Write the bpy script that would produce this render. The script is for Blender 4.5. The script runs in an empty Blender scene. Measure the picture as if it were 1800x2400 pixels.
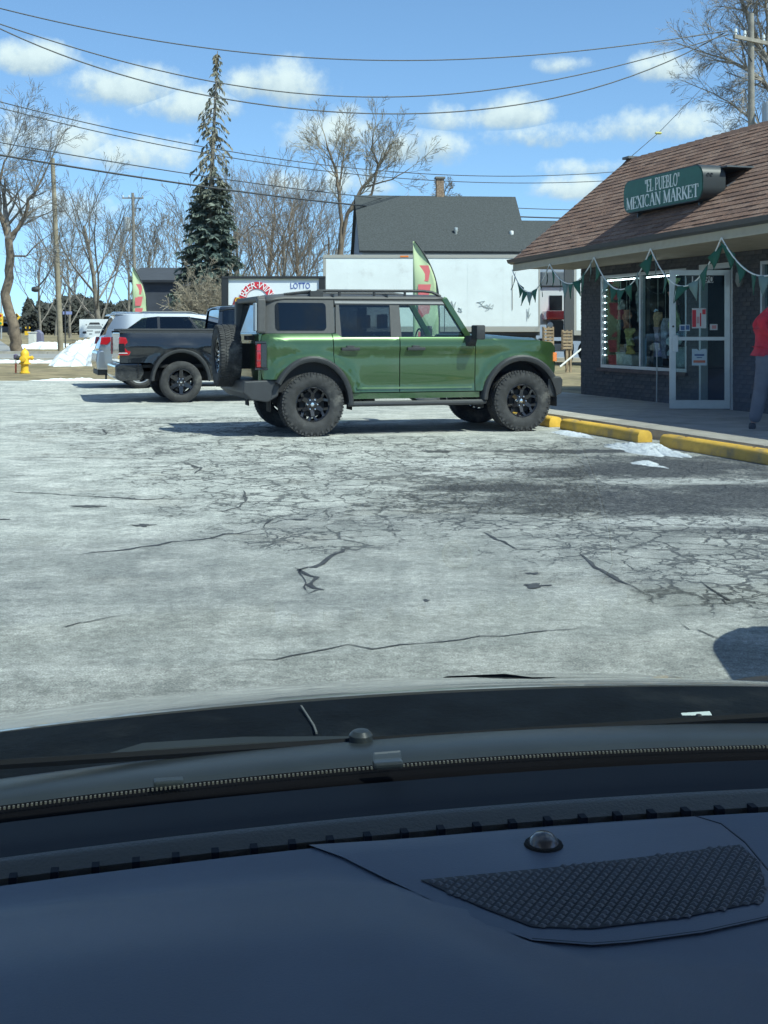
import bpy, bmesh, math, random
from math import sin, cos, pi, radians, sqrt, atan2, exp
from mathutils import Vector, Matrix, noise as mnoise

# ------------------------------------------------------------------ camera, sky, sun, exposure
SC = bpy.context.scene
COL = SC.collection
EYE = 1.41                       # eye height of the person in the driving seat
F = 2900.0 / 2400.0              # focal length in picture heights
cam = bpy.data.cameras.new('camera')
cam.sensor_fit = 'VERTICAL'; cam.sensor_height = 36.0; cam.sensor_width = 27.0
cam.lens = 36.0 * F
cam.shift_y = -(1200 - 778) / 2400.0
cam.clip_start = 0.05; cam.clip_end = 3000
co = bpy.data.objects.new('camera', cam); COL.objects.link(co)
co.location = (0, 0, EYE); co.rotation_euler = (radians(90), 0, 0)
SC.camera = co

SUN = Vector((0.62, -0.50, 1.0)).normalized()
sun_el = math.asin(SUN.z); sun_az = atan2(SUN.x, SUN.y)
sl = bpy.data.lights.new('sun', 'SUN'); sl.energy = 4.4; sl.angle = radians(0.53); sl.color = (1.0, 0.955, 0.88)
so = bpy.data.objects.new('sun', sl); COL.objects.link(so)
so.rotation_euler = SUN.to_track_quat('Z', 'Y').to_euler(); so.location = (10, -10, 30)

SC.view_settings.view_transform = 'Standard'; SC.view_settings.look = 'None'
SC.view_settings.exposure = 0.6; SC.view_settings.gamma = 1.0
SC.view_settings.use_curve_mapping = False
try:
    SC.cycles.transparent_max_bounces = 16; SC.cycles.max_bounces = 6
    SC.cycles.use_denoising = True; SC.cycles.use_adaptive_sampling = True; SC.cycles.adaptive_threshold = 0.02
except Exception: pass

class NT:
    """small helper for node trees"""
    def __init__(s, tree): s.t = tree; s.n = tree.nodes; s.l = tree.links
    def node(s, kind, **kw):
        x = s.n.new(kind)
        for k, v in kw.items():
            if k.startswith('i_'): x.inputs[k[2:]].default_value = v
            else: setattr(x, k, v)
        return x
    def link(s, a, b): s.l.new(a, b)
    def put(s, sock, v):
        if isinstance(v, bpy.types.NodeSocket): s.l.new(v, sock)
        else: sock.default_value = v
    def math(s, op, a, b=0.0, c=0.0, clamp=False):
        x = s.n.new('ShaderNodeMath'); x.operation = op; x.use_clamp = clamp
        s.put(x.inputs[0], a); s.put(x.inputs[1], b); s.put(x.inputs[2], c)
        return x.outputs[0]
    def vmath(s, op, a, b=(0, 0, 0), out=0):
        x = s.n.new('ShaderNodeVectorMath'); x.operation = op
        s.put(x.inputs[0], a); s.put(x.inputs[1], b)
        return x.outputs[out]
    def sstep(s, v, a, b, lo=0.0, hi=1.0):
        x = s.n.new('ShaderNodeMapRange'); x.interpolation_type = 'SMOOTHSTEP'
        s.put(x.inputs[0], v); x.inputs[1].default_value = a; x.inputs[2].default_value = b
        x.inputs[3].default_value = lo; x.inputs[4].default_value = hi
        return x.outputs[0]
    def noise(s, vec, scale, detail=3.0, rough=0.55, out=0, dist=0.0):
        x = s.n.new('ShaderNodeTexNoise')
        if vec is not None: s.l.new(vec, x.inputs['Vector'])
        x.inputs['Scale'].default_value = scale; x.inputs['Detail'].default_value = detail
        x.inputs['Roughness'].default_value = rough; x.inputs['Distortion'].default_value = dist
        return x.outputs[out]
    def mix(s, fac, a, b):
        x = s.n.new('ShaderNodeMix'); x.data_type = 'RGBA'
        s.put(x.inputs[0], fac)
        for sock, v in ((x.inputs[6], a), (x.inputs[7], b)):
            if isinstance(v, (tuple, list)) and len(v) == 3: v = (*v, 1.0)
            s.put(sock, v)
        return x.outputs[2]
    def comb(s, x, y, z):
        c = s.n.new('ShaderNodeCombineXYZ')
        for i, v in enumerate((x, y, z)): s.put(c.inputs[i], v)
        return c.outputs[0]

world = bpy.data.worlds.new('World'); SC.world = world; world.use_nodes = True
def build_world():
    t = NT(world.node_tree); t.n.clear()
    out = t.node('ShaderNodeOutputWorld'); bg = t.node('ShaderNodeBackground')
    sky = t.node('ShaderNodeTexSky'); sky.sky_type = 'NISHITA'; sky.sun_disc = False
    sky.sun_elevation = sun_el; sky.sun_rotation = sun_az
    sky.altitude = 1500; sky.air_density = 0.9; sky.dust_density = 0.0; sky.ozone_density = 1.6
    bg.inputs['Strength'].default_value = 0.142
    tc = t.node('ShaderNodeTexCoord'); D = tc.outputs['Generated']
    sp = t.node('ShaderNodeSeparateXYZ'); t.link(D, sp.inputs[0])
    az = t.math('ARCTAN2', sp.outputs[0], sp.outputs[1]); el = t.math('ARCSINE', sp.outputs[2])
    n1 = t.noise(D, 17.0, 7.0, 0.6); n2 = t.noise(D, 55.0, 6.0, 0.62)
    wob = t.math('ADD', t.math('MULTIPLY', t.math('SUBTRACT', n1, 0.5), 2.3), t.math('MULTIPLY', t.math('SUBTRACT', n2, 0.5), 1.5))
    dens = None; shade = None
    # cumulus seen over the trees: (azimuth, elevation, half widths) in degrees, thickness
    clouds = [(-15.9,11.9,2.0,1.0,1.0),(-11.8,10.9,3.0,1.25,.9),(-9.0,10.2,2.6,1.1,.75),(-5.0,11.2,2.5,1.35,.95),
              (-15.5,8.6,3.6,1.4,.6),(-11.2,8.0,2.6,1.0,.5),(5.9,9.9,2.0,1.15,1.0),(7.0,8.9,2.4,.7,.55),(12.6,11.7,1.7,.85,.8),
              (12.4,9.2,3.0,1.0,.62),(1.7,8.3,2.3,1.25,1.0),(-2.2,9.0,2.7,1.2,.6),(9.0,6.5,2.5,.75,.75),(2.6,9.7,1.5,.85,.6),
              (-17.0,5.5,4.0,.8,.35),(-2.0,6.8,3.0,.9,.6),(8.3,12.0,1.2,.45,.5),(10.5,7.4,3.5,.5,.45)]
    for a, e, wa, we, th in clouds:
        da = t.math('DIVIDE', t.math('SUBTRACT', az, radians(a)), radians(wa * 1.06))
        de = t.math('DIVIDE', t.math('SUBTRACT', el, radians(e)), radians(we * .98))
        # cumulus: flat base, domed top
        dd = t.math('ADD', t.math('MULTIPLY', da, da), t.math('MULTIPLY', t.math('MULTIPLY', de, de), t.math('ADD', 1.0, t.math('MULTIPLY', t.math('LESS_THAN', de, 0.0), 0.9))))
        v = t.math('MULTIPLY', t.math('SUBTRACT', 1.0, dd), th)
        v = t.math('MAXIMUM', v, -2.0)
        lit = t.math('ADD', de, 0.0)
        if dens is None: dens, shade = v, lit
        else:
            g = t.math('GREATER_THAN', v, dens)
            shade = t.math('ADD', t.math('MULTIPLY', g, lit), t.math('MULTIPLY', t.math('SUBTRACT', 1.0, g), shade))
            dens = t.math('MAXIMUM', dens, v)
    # the same kind of cloud scattered over the rest of the sky
    sc = t.vmath('MULTIPLY', D, (1, 1, 2.4))
    g1 = t.noise(sc, 3.4, 7.0, 0.55)
    rest = t.math('MULTIPLY', t.math('SUBTRACT', g1, 0.56), 6.0)
    inview = t.math('MULTIPLY', t.sstep(t.math('ABSOLUTE', az), radians(17), radians(24), 1.0, 0.0), t.sstep(el, radians(14.5), radians(20), 1.0, 0.0))
    dens = t.math('ADD', t.math('MULTIPLY', dens, inview), t.math('MULTIPLY', rest, t.math('SUBTRACT', 1.0, inview)))
    dens = t.math('ADD', dens, wob)
    cover = t.sstep(dens, -0.25, 0.85, 0.0, 0.92)
    cover = t.math('MULTIPLY', cover, t.sstep(el, 0.0, 0.05))
    bright = t.sstep(t.math('ADD', shade, t.math('MULTIPLY', wob, 0.8)), -0.85, 0.45)
    cc = t.mix(bright, (2.55, 2.95, 3.45), (4.5, 4.7, 4.85))
    hs = t.node('ShaderNodeHueSaturation'); hs.inputs['Saturation'].default_value = 1.06; hs.inputs['Value'].default_value = 1.0
    # clear winter air: the sky stays blue low down, so it is read a little above the true horizon
    t.link(t.vmath('NORMALIZE', t.vmath('ADD', t.vmath('MULTIPLY', D, (1, 1, .9)), (0, 0, .085))), sky.inputs['Vector'])
    t.link(sky.outputs[0], hs.inputs['Color'])
    col = t.mix(cover, hs.outputs[0], cc)
    t.link(col, bg.inputs['Color']); t.link(bg.outputs[0], out.inputs[0])
build_world()

# ------------------------------------------------------------------ materials
MATS = {}
def M(name, col, rough=0.6, metal=0.0, coat=0.0, spec=0.5, var=0.0, vscale=6.0, bump=0.0, bscale=40.0, emit=0.0, grime=None, aniso=None, world_co=False):
    if name in MATS: return MATS[name]
    m = bpy.data.materials.new(name); m.use_nodes = True; MATS[name] = m
    t = NT(m.node_tree); b = t.n['Principled BSDF']
    b.inputs['Base Color'].default_value = (*col, 1); b.inputs['Roughness'].default_value = rough
    b.inputs['Metallic'].default_value = metal; b.inputs['Coat Weight'].default_value = coat
    b.inputs['Coat Roughness'].default_value = 0.04
    b.inputs['Specular IOR Level'].default_value = spec
    if emit: b.inputs['Emission Color'].default_value = (*col, 1); b.inputs['Emission Strength'].default_value = emit
    if var or bump or grime:
        if world_co: P = t.node('ShaderNodeNewGeometry').outputs['Position']
        else: P = t.node('ShaderNodeTexCoord').outputs['Object']
        c = None
        if var:
            n = t.noise(P, vscale, 5.0, 0.62)
            n = t.sstep(n, 0.3, 0.7)
            c = t.mix(n, tuple(x * (1 - var) for x in col), tuple(min(1, x * (1 + var)) for x in col))
        if grime:
            gcol, amount, gs = grime
            n = t.sstep(t.noise(P, gs, 6.0, 0.65), 0.62 - amount * 0.3, 0.75)
            c = t.mix(n, c if c is not None else col, gcol)
        if c is not None: t.link(c, b.inputs['Base Color'])
        if bump:
            bp = t.node('ShaderNodeBump'); bp.inputs['Strength'].default_value = bump; bp.inputs['Distance'].default_value = 0.02
            t.link(t.noise(P, bscale, 4.0, 0.6), bp.inputs['Height']); t.link(bp.outputs[0], b.inputs['Normal'])
    return m

def glass(name, tint, refl=0.06, ior=1.45):
    m = bpy.data.materials.new(name); m.use_nodes = True; MATS[name] = m
    t = NT(m.node_tree); t.n.clear()
    o = t.node('ShaderNodeOutputMaterial'); tr = t.node('ShaderNodeBsdfTransparent'); gl = t.node('ShaderNodeBsdfGlossy'); mx = t.node('ShaderNodeMixShader')
    tr.inputs[0].default_value = (*tint, 1); gl.inputs['Roughness'].default_value = 0.01
    gl.inputs['Color'].default_value = (0.9, 0.95, 1, 1)
    fr = t.node('ShaderNodeFresnel'); fr.inputs[0].default_value = ior
    t.link(t.math('MULTIPLY', fr.outputs[0], refl / 0.034, clamp=True), mx.inputs[0])
    t.link(tr.outputs[0], mx.inputs[1]); t.link(gl.outputs[0], mx.inputs[2]); t.link(mx.outputs[0], o.inputs[0])
    return m

# ------------------------------------------------------------------ mesh building
class MB:
    def __init__(s): s.v = []; s.f = []
    def add(s, vs, fs):
        o = len(s.v); s.v += [tuple(p) for p in vs]; s.f += [tuple(i + o for i in f) for f in fs]; return s
    def box(s, c, d, rz=0.0, mat=None):
        hx, hy, hz = d[0] / 2, d[1] / 2, d[2] / 2
        vs = [(x, y, z) for x in (-hx, hx) for y in (-hy, hy) for z in (-hz, hz)]
        if mat is not None: vs = [mat @ Vector(p) for p in vs]
        ca, sa = cos(rz), sin(rz)
        vs = [(c[0] + p[0] * ca - p[1] * sa, c[1] + p[0] * sa + p[1] * ca, c[2] + p[2]) for p in vs]
        return s.add(vs, [(0, 1, 3, 2), (4, 6, 7, 5), (0, 4, 5, 1), (2, 3, 7, 6), (0, 2, 6, 4), (1, 5, 7, 3)])
    def b(s, x0, x1, y0, y1, z0, z1):
        return s.box(((x0 + x1) / 2, (y0 + y1) / 2, (z0 + z1) / 2), (abs(x1 - x0), abs(y1 - y0), abs(z1 - z0)))
    def tube(s, pts, r, n=8, cap=True):
        pts = [Vector(p) for p in pts]; m = len(pts)
        rs = r if isinstance(r, (list, tuple)) else [r] * m
        o = len(s.v); up = None
        for i, p in enumerate(pts):
            d = (pts[min(i + 1, m - 1)] - pts[max(i - 1, 0)])
            if d.length < 1e-9: d = Vector((0, 0, 1))
            d.normalize()
            if up is None: up = d.orthogonal().normalized()
            else:
                up = up - d * up.dot(d)
                up = up.normalized() if up.length > 1e-6 else d.orthogonal().normalized()
            w = d.cross(up)
            for k in range(n):
                a = 2 * pi * k / n
                s.v.append(tuple(p + (up * cos(a) + w * sin(a)) * rs[i]))
        for i in range(m - 1):
            for k in range(n):
                k2 = (k + 1) % n
                s.f.append((o + i * n + k, o + i * n + k2, o + (i + 1) * n + k2, o + (i + 1) * n + k))
        if cap and n > 2:
            s.f.append(tuple(o + k for k in reversed(range(n)))); s.f.append(tuple(o + (m - 1) * n + k for k in range(n)))
        return s
    def lathe(s, prof, n=32, axis='y', c=(0, 0, 0), closed=False):
        """prof: (radius, along axis)"""
        o = len(s.v); m = len(prof)
        for r, h in prof:
            for k in range(n):
                a = 2 * pi * k / n; u, w = r * cos(a), r * sin(a)
                p = {'y': (u, h, w), 'z': (u, w, h), 'x': (h, u, w)}[axis]
                s.v.append((c[0] + p[0], c[1] + p[1], c[2] + p[2]))
        for i in range(m if closed else m - 1):
            j = (i + 1) % m
            for k in range(n):
                k2 = (k + 1) % n
                s.f.append((o + i * n + k, o + i * n + k2, o + j * n + k2, o + j * n + k))
        return s
    def prism(s, poly, a0, a1, axis='y'):
        """poly in the two other axes, extruded along axis"""
        n = len(poly)
        def P(p, h): return {'y': (p[0], h, p[1]), 'z': (p[0], p[1], h), 'x': (h, p[0], p[1])}[axis]
        return s.add([P(p, a0) for p in poly] + [P(p, a1) for p in poly],
                     [tuple(reversed(range(n))), tuple(range(n, 2 * n))] + [(i, (i + 1) % n, n + (i + 1) % n, n + i) for i in range(n)])
    def grid(s, fn, nu, nv, wrap=False):
        o = len(s.v)
        for i in range(nu + 1):
            for j in range(nv + 1): s.v.append(tuple(fn(i / nu, j / nv)))
        for i in range(nu):
            for j in range(nv):
                a = o + i * (nv + 1) + j
                s.f.append((a, a + nv + 1, a + nv + 2, a + 1))
        return s
    def build(s, name, mat, parent=None, smooth=None, loc=None, rz=None, bevel=0.0, solid=0.0):
        me = bpy.data.meshes.new(name); me.from_pydata(s.v, [], s.f)
        if smooth is None: smooth = 35
        fix(me, smooth, bevel)
        me.materials.append(mat)
        o = link(name, me, parent)
        if loc is not None: o.location = loc
        if rz is not None: o.rotation_euler = (0, 0, rz)
        if solid:
            md = o.modifiers.new('solid', 'SOLIDIFY'); md.thickness = solid; md.offset = 0
        return o

def fix(me, smooth, bevel=0.0):
    bm = bmesh.new(); bm.from_mesh(me)
    bmesh.ops.recalc_face_normals(bm, faces=bm.faces)
    if bevel:
        es = [e for e in bm.edges if len(e.link_faces) == 2 and e.calc_face_angle(0) > 0.6]
        bmesh.ops.bevel(bm, geom=es, offset=bevel, segments=2, affect='EDGES', profile=0.6, clamp_overlap=True)
    bm.to_mesh(me); bm.free()
    if smooth:
        me.polygons.foreach_set('use_smooth', [True] * len(me.polygons))
        me.set_sharp_from_angle(angle=radians(smooth))

def link(name, me, parent=None):
    o = bpy.data.objects.new(name, me); COL.objects.link(o)
    if parent is not None: o.parent = parent
    return o
def tag(o, label, cat, group=None):
    o['label'] = label; o['category'] = cat
    if group: o['group'] = group
    return o
def thing(name, label, cat, loc=(0, 0, 0), rz=0.0, group=None):
    o = bpy.data.objects.new(name, None); COL.objects.link(o); o.empty_display_size = 0.2
    o.location = loc; o.rotation_euler = (0, 0, rz)
    return tag(o, label, cat, group)
def kind(o, k): o['kind'] = k; return o
def copy_tree(o, parent=None):
    c = o.copy(); COL.objects.link(c); c.parent = parent
    for ch in o.children: copy_tree(ch, c)
    return c
def sms(a, b, x):
    t = max(0.0, min(1.0, (x - a) / (b - a))); return t * t * (3 - 2 * t)
def zg(x, y):
    return 0.14 * sms(25.4, 29, y) + 0.10 * sms(40, 60, y) + 0.76 * sms(62, 130, y) + 0.28 * sms(130, 320, y)
def px(x, Y): return (x - 900) / 2900.0 * Y          # lateral metres of a photo column at depth Y
def pz(y, Y): return EYE + (778 - y) / 2900.0 * Y    # height of a photo row at depth Y
def at(x, y, Y): return Vector((px(x, Y), Y, pz(y, Y)))
def gnd(x, y):                                        # point of the flat lot at a photo position
    Y = 2900 * EYE / (y - 778.0); return px(x, Y), Y
R0 = random.Random(7)

# text cut as flat sheets
def text_mesh(txt, size, extrude=0.004):
    cu = bpy.data.curves.new('txt', 'FONT'); cu.body = txt; cu.size = size; cu.extrude = extrude
    cu.align_x = 'CENTER'; cu.align_y = 'CENTER'; cu.resolution_u = 3
    o = bpy.data.objects.new('txt', cu); COL.objects.link(o)
    bpy.context.view_layer.update()
    me = bpy.data.meshes.new_from_object(o.evaluated_get(bpy.context.evaluated_depsgraph_get()))
    bpy.data.objects.remove(o)
    return me
# ------------------------------------------------------------------ ground
def lot_material():
    m = bpy.data.materials.new('weathered_asphalt'); m.use_nodes = True
    t = NT(m.node_tree); b = t.n['Principled BSDF']
    P = t.node('ShaderNodeNewGeometry').outputs['Position']
    big = t.noise(P, 0.45, 5.0, 0.6); mid = t.noise(P, 2.2, 6.0, 0.65); fine = t.noise(P, 26.0, 5.0, 0.75); grit = t.noise(P, 110.0, 3.0, 0.8)
    warp = t.vmath('ADD', P, t.vmath('SCALE', t.vmath('SUBTRACT', t.noise(P, 1.6, 4.0, 0.6, out=1), (0.5, 0.5, 0.5)), (0, 0, 0)))
    sc = t.n[-1] if False else None
    c = t.mix(t.sstep(big, 0.32, 0.68), (0.285, 0.293, 0.278), (0.415, 0.422, 0.392))
    c = t.mix(t.sstep(mid, 0.40, 0.66, 0.0, 0.75), c, (0.55, 0.55, 0.515))
    c = t.mix(t.sstep(t.noise(P, 0.8, 4.0, 0.6), 0.56, 0.75, 0, 0.45), c, (0.30, 0.275, 0.225))
    # masks of worn, wet ground near the wheel stops, uneven edged
    edge = t.math('ADD', t.math('MULTIPLY', t.math('SUBTRACT', mid, 0.5), 2.2), t.math('MULTIPLY', t.math('SUBTRACT', fine, 0.5), 1.1))
    def blob(cx, cy, rx, ry, soft=0.55, k=1.0):
        d = t.vmath('DIVIDE', t.vmath('SUBTRACT', P, (cx, cy, 0)), (rx, ry, 1e3))
        l = t.vmath('LENGTH', d, out=1)
        return t.sstep(t.math('ADD', l, t.math('MULTIPLY', edge, k)), 1.0 + soft, 1.0 - soft)
    def many(lst, **kw):
        r = None
        for a in lst:
            v = blob(*a, **kw); r = v if r is None else t.math('MAXIMUM', r, v)
        return r
    dark = many([(2.4, 10.3, 1.8, 1.0), (3.4, 10.6, 1.3, 1.2), (2.6, 12.7, 1.7, 1.0), (1.2, 11.2, .9, .4), (3.3, 13.1, .8, .9), (1.75, 12.2, .5, .35), (2.3, 14.6, 1.3, .25), (3.05, 8.9, .9, .35), (3.1, 7.6, .5, .5)])
    c = t.mix(t.math('MULTIPLY', dark, 0.94), c, t.mix(t.sstep(fine, 0.35, 0.7), (0.045, 0.046, 0.048), (0.14, 0.142, 0.142)))
    pale = many([(2.35, 9.2, .85, .28), (1.1, 13.3, 1.0, .5), (2.9, 11.7, .9, .25), (0.9, 12.3, .6, .3)], soft=.35, k=.6)
    c = t.mix(t.math('MULTIPLY', pale, 0.7), c, (0.60, 0.605, 0.58))
    # alligator cracking
    def cracks(scale, width, wv=0.35):
        v = t.node('ShaderNodeTexVoronoi', feature='DISTANCE_TO_EDGE'); v.inputs['Scale'].default_value = scale
        wn = t.noise(P, 1.1 * scale, 3.0, 0.6, out=1)
        sv = t.vmath('SUBTRACT', wn, (0.5, 0.5, 0.5))
        ss = t.node('ShaderNodeVectorMath', operation='SCALE'); t.link(sv, ss.inputs[0]); ss.inputs['Scale'].default_value = wv / scale * 3
        t.link(t.vmath('ADD', P, ss.outputs[0]), v.inputs['Vector'])
        w = t.math('MULTIPLY', t.sstep(t.noise(P, 1.3, 3.0, 0.6), 0.3, 0.7, 0.35, 1.6), width)
        return t.math('SUBTRACT', 1.0, t.math('DIVIDE', v.outputs[0], w), clamp=True)
    reg = many([(0.3, 11.2, 2.4, 2.3), (-1.2, 12.6, 1.6, 1.4), (0.9, 9.6, 1.0, .9), (2.6, 8.3, 1.7, 1.5), (1.6, 12.8, 2.4, 2.2), (0.0, 15, 3.6, 1.6), (2.4, 6.9, .9, .8), (-2.8, 18.5, 2.5, 2.0), (-0.45, 8.6, .6, .6)], soft=.5, k=.8)
    cr = t.math('MAXIMUM', t.math('MULTIPLY', cracks(3.0, 0.065), reg), t.math('MULTIPLY', cracks(7.5, 0.075), t.math('MULTIPLY', reg, t.sstep(t.noise(P, 1.7, 3.0), 0.40, 0.56))))
    cr = t.math('MAXIMUM', cr, t.math('MULTIPLY', cracks(0.55, 0.010, 0.7), 0.12))
    crm = t.sstep(cr, 0.08, 0.70, 0.0, 0.78)
    c = t.mix(crm, c, (0.07, 0.072, 0.072))
    # aggregate grain
    g = t.sstep(grit, 0.28, 0.72, 0.52, 1.46)
    g2 = t.math('MULTIPLY', t.sstep(fine, 0.3, 0.72, 0.72, 1.25), t.sstep(t.noise(P, 9.0, 5.0, 0.7), 0.3, 0.7, 0.82, 1.16))
    mm = t.node('ShaderNodeMix', data_type='RGBA', blend_type='MULTIPLY'); mm.inputs[0].default_value = 1
    t.link(c, mm.inputs[6]); t.link(t.math('MULTIPLY', g, g2), mm.inputs[7])
    t.link(mm.outputs[2], b.inputs['Base Color'])
    b.inputs['Roughness'].default_value = 0.82; b.inputs['Specular IOR Level'].default_value = 0.25
    bp = t.node('ShaderNodeBump'); bp.inputs['Strength'].default_value = 0.75; bp.inputs['Distance'].default_value = 0.012
    hgt = t.math('ADD', t.math('MULTIPLY', fine, 0.9), t.math('ADD', t.math('MULTIPLY', grit, 0.7), t.math('MULTIPLY', crm, -1.6)))
    t.link(hgt, bp.inputs['Height']); t.link(bp.outputs[0], b.inputs['Normal'])
    return m
lot_mat = lot_material()
grass_mat = M('dead_grass', (0.235, 0.185, 0.105), 0.9, var=0.45, vscale=1.4, bump=0.8, bscale=12, grime=((0.12, 0.11, 0.05), 0.5, 0.6), world_co=True)
road_mat = M('road_asphalt', (0.27, 0.265, 0.26), 0.85, var=0.12, vscale=0.8, bump=0.3, bscale=60, world_co=True)
conc = M('concrete', (0.40, 0.375, 0.33), 0.85, var=0.14, vscale=2.5, bump=0.35, bscale=60, grime=((0.24, 0.22, 0.19), 0.35, 1.2))
snow_mat = M('snow', (0.80, 0.83, 0.87), 0.7, var=0.06, vscale=5, bump=0.6, bscale=22)
snow_dirty = M('old_snow', (0.74, 0.77, 0.80), 0.75, var=0.08, vscale=2, bump=0.7, bscale=14, grime=((0.30, 0.28, 0.25), 0.28, 1.6))

snow_grit = M('gritty_snow', (.66, .70, .745), .75, var=.10, vscale=9, bump=.9, bscale=30, grime=((.36, .36, .36), .30, 9))
def sheet(name, fn, nu, nv, off, mat, k='structure', parent=None):
    def g(a, b):
        x, y = fn(a, b); return (x, y, zg(x, y) + off)
    mb = MB().grid(g, nu, nv)
    o = mb.build(name, mat, parent, smooth=60)
    if k: kind(o, k)
    return o
def lin(a, b, t): return a + (b - a) * t
def ycurve(v): return -12 + 62 * v if v < 0.6 else 25.2 + (v - 0.6) / 0.4 * 60 if v < 0.8 else 55.2 + ((v - 0.8) / 0.2) ** 2 * 900
sheet('ground', lambda a, b: (lin(-1, 1, a) * (40 + max(0, ycurve(b)) * 0.9), ycurve(b)), 40, 160, -0.02, grass_mat)
def lot_back(x): return 32.2 if x < -4 else lin(32.2, 27.0, min(1, (x + 4) / 8)) if x < 4 else 27.0
lot = sheet('parking_lot', lambda a, b: (lin(-38, 30, a), lin(-11, lot_back(lin(-38, 30, a)), b)), 68, 60, 0.0, lot_mat)
sheet('road', lambda a, b: (lin(-70, 60, a), lin(51.5, 66, b)), 60, 8, 0.0, road_mat)
sheet('side_road', lambda a, b: (-0.345 * lin(69, 330, b) + lin(-6, 3.5, a), lin(69, 330, b)), 2, 40, 0.012, road_mat)
sheet('far_pavement', lambda a, b: (lin(-60, 60, a), lin(67.6, 69.4, b)), 40, 2, 0.02, conc)
kerb = MB()
for x in range(-60, 60, 3):
    for yy in (51.2, 66.2): kerb.b(x, x + 2.98, yy, yy + 0.22, zg(x, yy) - 0.1, zg(x, yy) + 0.13)
kind(kerb.build('kerb', conc), 'structure')

# long open cracks and tar spots in the lot
tar = M('crack_filler', (0.065, 0.067, 0.068), 0.85, var=0.35, vscale=9, bump=0.4, bscale=50)
def crack(pts, w, name='crack', seed=1):
    rr = random.Random(seed); P = [gnd(*p) for p in pts]; mb = MB(); row = []
    for i in range(len(P) - 1):
        (x0, y0), (x1, y1) = P[i], P[i + 1]; L = sqrt((x1 - x0) ** 2 + (y1 - y0) ** 2); n = max(2, int(L / 0.09))
        for k in range(n):
            t = k / n; row.append((lin(x0, x1, t) + rr.gauss(0, .008), lin(y0, y1, t) + rr.gauss(0, .025)))
    row.append(P[-1]); m = len(row); vs = []
    for i, (x, y) in enumerate(row):
        a = row[max(0, i - 1)]; c = row[min(m - 1, i + 1)]; dx, dy = c[0] - a[0], c[1] - a[1]; l = sqrt(dx * dx + dy * dy) or 1
        e = min(1, min(i, m - 1 - i) / 3.0 + 0.1); ww = w * e * rr.uniform(0.35, 1.3)
        vs += [(x - dy / l * ww, y + dx / l * ww, zg(x, y) + 0.004), (x + dy / l * ww, y - dx / l * ww, zg(x, y) + 0.004)]
    mb.add(vs, [(2 * i, 2 * i + 1, 2 * i + 3, 2 * i + 2) for i in range(m - 1)])
    return mb.build(name, tar, lot, smooth=0)
CR = [([(180, 1299), (270, 1292), (400, 1273), (500, 1258), (580, 1247), (613, 1240)], .014), ([(613, 1240), (640, 1215), (605, 1205)], .01),
      ([(540, 1550), (640, 1543), (820, 1513), (990, 1510), (1180, 1492), (1380, 1470)], .006), ([(0, 1153), (120, 1158), (300, 1168), (460, 1173)], .013),
      ([(0, 1115), (170, 1117)], .012), ([(0, 1072), (200, 1073), (400, 1077)], .014),
      ([(816, 1283), (770, 1312), (740, 1330), (700, 1335), (738, 1356), (722, 1372), (755, 1383), (722, 1393)], .018), ([(722, 1393), (700, 1330), (690, 1331)], .006),
      ([(1358, 1300), (1410, 1340), (1470, 1370), (1510, 1392)], .016), ([(1120, 1245), (1190, 1275), (1215, 1290)], .012),
      ([(0, 1445), (120, 1441), (200, 1438)], .004), ([(120, 1471), (160, 1470), (205, 1457), (330, 1437)], .005),
      ([(430, 1085), (470, 1097), (455, 1112)], .02), ([(505, 1202), (560, 1190), (575, 1175), (570, 1150)], .012), ([(1590, 1462), (1640, 1480), (1700, 1500)], .008),
      ([(1640, 1362), (1690, 1400), (1702, 1415)], .012), ([(1640, 1380), (1730, 1376)], .012), ([(240, 1005), (250, 1018), (232, 1022)], .02)]
for i, (p, w) in enumerate(CR): crack(p, w, seed=i)
def spot(x, y, rx, ry, seed=3):
    X, Y = gnd(x, y); mb = MB(); n = 22; rr = random.Random(seed)
    a = rx * Y / 2900; b2 = ry * Y * Y / (2900 * EYE)
    vs = [(X, Y, zg(X, Y) + .0045)] + [(X + a * cos(2 * pi * k / n) * (q := rr.uniform(.35, 1.3)), Y + b2 * sin(2 * pi * k / n) * q, zg(X, Y) + .0045) for k in range(n)]
    mb.add(vs, [(0, 1 + k, 1 + (k + 1) % n) for k in range(n)]); mb.build('tar_spot', tar, lot, smooth=0)
for i, a in enumerate([(205, 1187, 42, 2.4), (335, 1232, 30, 3.4), (1255, 1374, 32, 5.5), (1250, 1345, 20, 2.5), (1000, 1408, 12, 2.5), (1020, 1059, 38, 3), (10, 1218, 14, 1.6), (700, 1218, 34, 2)]): spot(*a, seed=i)

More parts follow.
